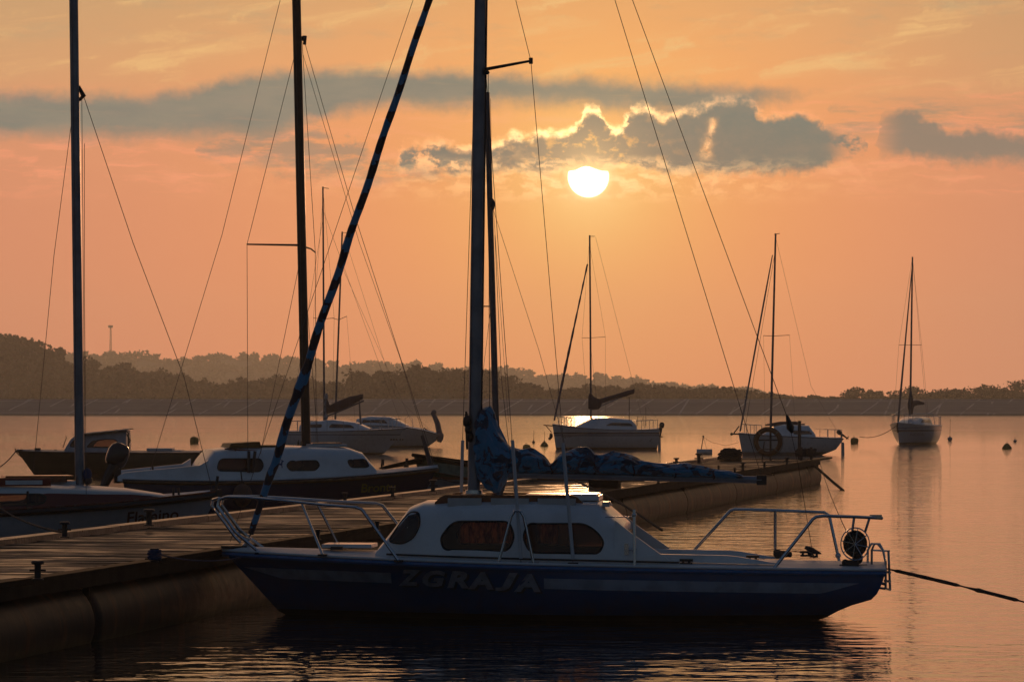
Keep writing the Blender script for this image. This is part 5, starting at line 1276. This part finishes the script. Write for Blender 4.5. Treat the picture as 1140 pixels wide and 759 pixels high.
def yacht_c():
    R_, f, h, cb = yacht('white yacht with navy boom cover, in the sun glitter right of centre', 732, 172, radians(180 + 6), 4.82, 2.0, .92, .90, 1.12, .16, 1,
        [(-9, foul), (.09, whitehull), (.62, nst), (.66, whitehull), (.70, nst), (.78, whitehull)], [(1.05, 1.12, .66), (1.25, 1.34, .74), (2.2, 1.42, .74), (3.0, 1.38, .64), (3.5, 1.15, .46), (3.8, 1.0, .3)], [[(1.2, 1.06), (1.35, 1.20), (2.2, 1.22), (2.5, 1.08)]])
    im = f.im
    mast = mast_of(R_, f, (658, 466), (656.5, 262), .046, .038, greymast)
    stick(mast, 'spreader', [im(648, 376, .5), im(657, 376, 0), im(674, 375, -.6)], .012, steelpaint, 6); stick(mast, 'masthead_arm', [im(656, 263, 0), im(662, 263, 0)], .012, steelpaint, 6)
    boom = stick(R_, 'boom', [im(659, 456, 0), im(706, 436, 0)], .03, alu, 8)
    cover_on_boom(f, boom, [(655, 441, 455), (657, 436, 456), (661, 441, 456.5), (668, 444, 455), (670, 443, 449), (685, 439, 444), (697, 435, 441), (706, 433, 438)])
    pts = [im(617, 468, 0).lerp(im(654, 294, 0), i / 30) for i in range(31)]
    stick(R_, 'furled_jib', pts, [.035 + .025 * max(0, 1 - abs(i - 10) / 12) + .008 * sin(i * 2) for i in range(31)], mat('navy_blue_sunstrip', (.03, .05, .14), .7, var=.5, vscale=4), 8)
    W_(R_, f, [(656, 264), (663, 264), (716, 470)], .006, 'backstay'); W_(R_, f, [(656, 270), (674, 375, -.6), (674, 470, -.8)], .005); W_(R_, f, [(656, 270), (648, 376, .5), (655, 472, .9)], .005); W_(R_, f, [(657, 380), (667, 470, .8)], .005)
    W_(R_, f, [(706, 434), (733, 468)], .005, 'mainsheet')
    pulpit_bits(R_, h, .1, 1.1, .42, 'stern_rail'); pulpit_bits(R_, h, 3.9, 4.75, .42)
    for a, t in ((700.5, 442), (719, 453), (716, 463), (710, 463)):
        mb = MB(); mb.tube([im(a, 474, .5), im(a, t, .5)], .02 if a < 702 else .013, 6); mb.build('stern_pole', steelpaint, R_)
    mb = MB(); mb.tube([im(616, 474, 0), im(605, 473, 0)], .025); mb.tube([im(608, 474, 0), im(614, 481, 0)], .02); mb.sphere(im(613.5, 485, 0), .10, (.8, .6, 1.3)); mb.sphere(im(612, 488, 0), .07); mb.build('anchor', mat('rusty_anchor', (.16, .05, .03), .7), R_)
    outboard(R_, (-.02, .3, .88), (-1, 0, 0), .62, .2)
    p = im(626.5, 486, .8); h.text('Jaguar', p.x, p.z - .02, .20, 1, mat('dark_name_paint', (.10, .09, .09), .5), R_, shear=.3, flip=-1, xs=1.0)
    mb = MB(); p = im(723, 490, .95)
    for i in range(3): mb.prism([(p.x - i * .06, h.y_at(p.x - i * .06, .4) + .012, .36 + i * .06), (p.x - i * .06 - .10, h.y_at(p.x - i * .06 - .1, .4) + .012, .40 + i * .06), (p.x - i * .06 - .08, h.y_at(p.x - i * .06 - .08, .46) + .012, .43 + i * .06)], (0, .004, 0))
    mb.build('hull_mark', steelpaint, R_, smooth=False)
yacht_c()
def yacht_d():
    R_, f, h, cb = yacht('white yacht with a thin furled jib, seen directly behind the lifebuoy', 936, 154, radians(180 + 8), 4.25, 1.9, .66, .74, .86, .16, 1,
        [(-9, (.10, .12, .16)), (.12, whitehull), (.98, whitehull)], [(1.15, .86, .5), (1.4, 1.18, .62), (2.4, 1.22, .64), (2.75, 1.14, .54), (3.2, .88, .36)], [[(1.3, .84), (1.4, .98), (2.1, 1.0), (2.1, .84)]], st=((-.3, 1.9), (0, .9), (.22, .35), (.7, 0)))
    im = f.im
    mast = mast_of(R_, f, (858, 477), (863.5, 260), .052, .038, greymast)
    stick(mast, 'spreader', [im(850, 373.5, .5), im(861, 374, 0), im(879, 373, -.6)], .013, steelpaint, 6); stick(mast, 'masthead_arm', [im(862, 261, 0), im(868, 260, 0)], .014, steelpaint, 6)
    stick(R_, 'furled_jib', [im(824, 480, 0).lerp(im(860, 284, 0), i / 12) for i in range(13)], [.035] * 10 + [.03, .025, .02], mat('grey_sunstrip', (.20, .20, .22), .8), 8)
    W_(R_, f, [(862, 285), (830, 474)], .008, 'forestay'); W_(R_, f, [(863, 262), (903, 430), (933, 482)], .005, 'backstay'); W_(R_, f, [(879, 373, -.6), (885, 470, -.8)], .004); W_(R_, f, [(850, 373.5, .5), (852, 480, .8)], .004)
    mb = MB(); mb.tube([im(852, 473, 0), im(868, 471, 0), im(886, 471, 0), im(894, 474, 0)], [.03, .07, .08, .03], 8); mb.build('sprayhood', covernavy, R_)
    stick(R_, 'boom', [im(858, 474, 0), im(896, 472, 0)], .03, greymast, 8)
    pulpit_bits(R_, h, .1, .9, .36, 'stern_rail'); pulpit_bits(R_, h, 3.4, 4.15, .40)
    outboard(R_, (-.02, .1, .74), (-1, 0, 0), .5, -.9)
    mb = MB(); mb.tube([im(824, 483, 0), im(815, 483, 0)], .03); mb.tube([im(817, 482, 0), im(823, 474, 0)], .025); mb.sphere(im(814.5, 483, 0), .06); mb.build('anchor', steelpaint, R_)
yacht_d()
def yacht_e():
    bow = P(999, HY, 191); L = 6.0; rot = radians(-111); ox, oy = bow.x - L * cos(rot), bow.y - L * sin(rot)
    R_ = root('sailing_yacht', (ox, oy, 0), rot, 'white yacht with navy stripes, bow-on, furthest right on the lake', 'sailing yacht', 'yachts moored out on the lake'); bpy.context.view_layer.update()
    f = Frame(ox, oy, rot)
    h = Hull(L, 2.15, .95, .95, 1.12, rake=.35, stern=((-.3, .5), (0, .3), (.95, 0)), draft=.35, tw=.72, tm=.45, p=2.2)
    h.hull(zband_mat('striped_hull', [(-9, foul), (.10, (.40, .42, .46)), (.66, nst), (.74, (.40, .42, .46)), (.83, (.06, .07, .12)), (.87, (.40, .42, .46))]), R_); h.deck(deckw, R_); h.rail(white2, R_, r=.02, name='toe_rail')
    cb = Cabin([(1.3, 1.20, .62), (1.7, 1.36, .72), (3.2, 1.38, .68), (4.2, 1.22, .5), (4.9, 1.02, .3)], lambda x: h.sheer(x).z, n=5); cb.build(white, R_)
    for sd_ in (1, -1): cb.window(smooth_poly([(1.9, 1.08), (1.95, 1.24), (3.3, 1.26), (3.6, 1.10)], .35), sd_, R_, darkglass, frame=None, off=.01)
    def pt(px, py, lx):   # a point in the plane across the boat at local x = lx
        d = Vector(((px - CX) / F, 1, -(py - HY) / F)); c = Vector((0, 0, H)); k = (lx - (c - f.o).dot(f.ex)) / d.dot(f.ex); return f.w2l(c + d * k)
    m0 = pt(1010, 463, 3.5); m0.y = 0; m1 = pt(1015, 286, 3.5); m1.y = max(-.12, min(.12, m1.y - pt(1010, 463, 3.5).y))
    mast = stick(R_, 'mast', [m0, (m0 + m1) / 2, m1], [.055, .05, .04], greymast, 10)
    mz = lambda y: pt(1010, y, 3.5).z
    stick(mast, 'spreader', [(3.5, -.60, mz(384)), (3.5, .60, mz(384))], .014, steelpaint, 6)
    b0 = Vector((3.42, 0, mz(452))); b1 = Vector((.9, 0, mz(449))); boom = stick(R_, 'boom', [b0, b1], .035, greymast, 8)
    mb = MB(); mb.tube([Vector((3.40, 0, mz(461))), Vector((3.38, 0, mz(452))), Vector((3.4, 0, mz(444))), Vector((3.44, 0, mz(434)))], [.10, .17, .12, .05], 12); mb.tube([Vector((3.4, 0, mz(450))), Vector((2.2, .02, mz(448))), b1], [.17, .13, .07], 12); mb.build('sail_cover', covernavy, boom)
    bw = Vector((L - .15, 0, 1.16)); tp = m0.lerp(m1, .96)
    stick(R_, 'furled_jib', [bw.lerp(tp, i / 10) for i in range(11)], [.05, .055, .055, .05, .045, .04, .04, .035, .03, .025, .02], mat('slate_sailcloth', (.12, .12, .14), .8), 8)
    for s_ in (1, -1):
        wires(R_, 'shroud', [(3.3, s_ * .95, .95), (3.5, s_ * .60, mz(384)), m1], .0055, wire)
    wires(R_, 'backstay', [(.05, 0, 1.0), m1], .0055, wire)
    pulpit_bits(R_, h, .1, 1.3, .5, 'stern_rail', .016); pulpit_bits(R_, h, 5.0, 5.8, .45, 'bow_rail', .016)
    mb = MB(); mb.tube([(1.2, -.7, 1.0), (1.15, -.6, 1.55), (1.15, .6, 1.55), (1.2, .7, 1.0)], .02, 6); mb.build('cockpit_arch', steel, R_)
    mb = MB(); mb.tube([(L - .02, 0, 1.1), (L + .06, 0, .9), (L - .1, 0, .62)], .045, 6); mb.build('stem_fender', black, R_)
    vs, fs_ = text_polys('NESSAL', .20, 0, 0); out = []
    for a, b in vs:
        x = 5.0 - a * 1.9; z = .44 + b; out.append((x, (h.y_at(x, z) + .012), z))
    mb = MB(); mb.add(out, fs_); mb.build('name_lettering', mat('slate_lettering', (.12, .13, .17), .5), R_, smooth=False)
    bo = f.o + f.ex * L + Vector((0, 0, 1.0)); loose_rope(sag(bo, P(957, 486, 196), .25), .016, 'thin mooring line from the striped yacht to the yellow buoy at its left')
yacht_e()

# ================================================================== BUOYS
def buoy(px, py, wpx, hpx, label, m=buoyy, shape='can', pole=0, grp='mooring buoys on the lake'):
    p = Pz(px, py, 0); k = p.y / F; r = wpx * k / 2; hh = hpx * k
    R_ = root('mooring_buoy', (p.x, p.y, 0), 0, label, 'buoy', grp)
    mb = MB()
    if shape == 'can': mb.lathe([(r * .55, -.12), (r * .85, -.03), (r, hh * .3), (r * .95, hh * .75), (r * .7, hh * .93), (r * .3, hh)], n=18, M=Matrix.Rotation(.12, 3, 'Y'))
    elif shape == 'ball': mb.sphere((0, 0, hh * .45), r, (1, 1, hh * .55 / r), 16)
    else: mb.lathe([(r * .8, -.10), (r, 0), (r * .95, hh * .3), (r * .62, hh * .7), (r * .3, hh)], n=18)
    mb.build('float', m, R_)
    mb = MB(); mb.tube([(.035 * cos(a), 0, hh + .03 + .035 * sin(a)) for a in [k_ * pi / 5 for k_ in range(10)]], .008, 5, closed=True)
    if pole: mb.tube([(0, 0, hh * .8), (.02, 0, hh + pole)], .012, 6)
    mb.build('ring', steelpaint, R_); return R_
buoy(216, 493.5, 10, 7.5, 'small yellow buoy standing alone between the motorboat and the navy yacht')
buoy(586, 501.5, 9, 7, 'yellow buoy partly hidden by the blue tarpaulin, near the mast')
buoy(606, 496.5, 9, 5, 'low yellow buoy left of the bow of the glitter yacht', shape='cone', pole=.5)
buoy(951, 493.5, 9, 6.5, 'yellow buoy just left of the striped yacht, tied to it')
buoy(1057.5, 490.5, 5.5, 4.5, 'tiny pale buoy with a thin rod right of the striped yacht', mat('pale_blue_buoy', (.20, .23, .28), .5), 'ball', pole=1.0)
buoy(1121, 499.5, 11, 6, 'yellow cone-shaped buoy near the right edge of the photo', shape='cone')
buoy(1130, 492, 4, 3, 'tiny pale buoy just above the cone-shaped yellow one', mat('pale_blue_buoy', (1, 1, 1)), 'ball')
buoy(594, 493, 3.5, 2.5, 'tiny dark float with a slanting rod between two yellow buoys', mat('dark_float', (.03, .03, .03), .5), 'ball', pole=.55)
# little white float with a rod beyond the pier
p = P(784, 505.5, 155); R_ = root('float_marker', (p.x, p.y, 0), 0, 'small white boat-shaped float with a thin rod beyond the far kerb', 'float')
mb = MB(); rows = []
for i in range(9):
    t = i / 8; w = .14 * sin(pi * min(1, t * .9 + .1)) + .01; x = -.31 + .64 * t; rows.append([(x, w * cos(a), .10 + .12 * sin(a)) for a in [2 * pi * j / 12 for j in range(13)]])
mb.grid(rows); mb.build('hull', white2, R_)
mb = MB(); mb.tube([(-.14, 0, .1), (-.04, 0, .72)], .018); mb.sphere((-.04, 0, .74), .04); mb.build('rod', steelpaint, R_)
mb = MB(); mb.tube([(-.04, 0, .72), (.14, 0, .1)], .006); mb.tube([(-.04, 0, .72), (.3, 0, .5), (.9, 0, .36), (1.4, -.3, .5)], .007); mb.build('line', rope, R_)
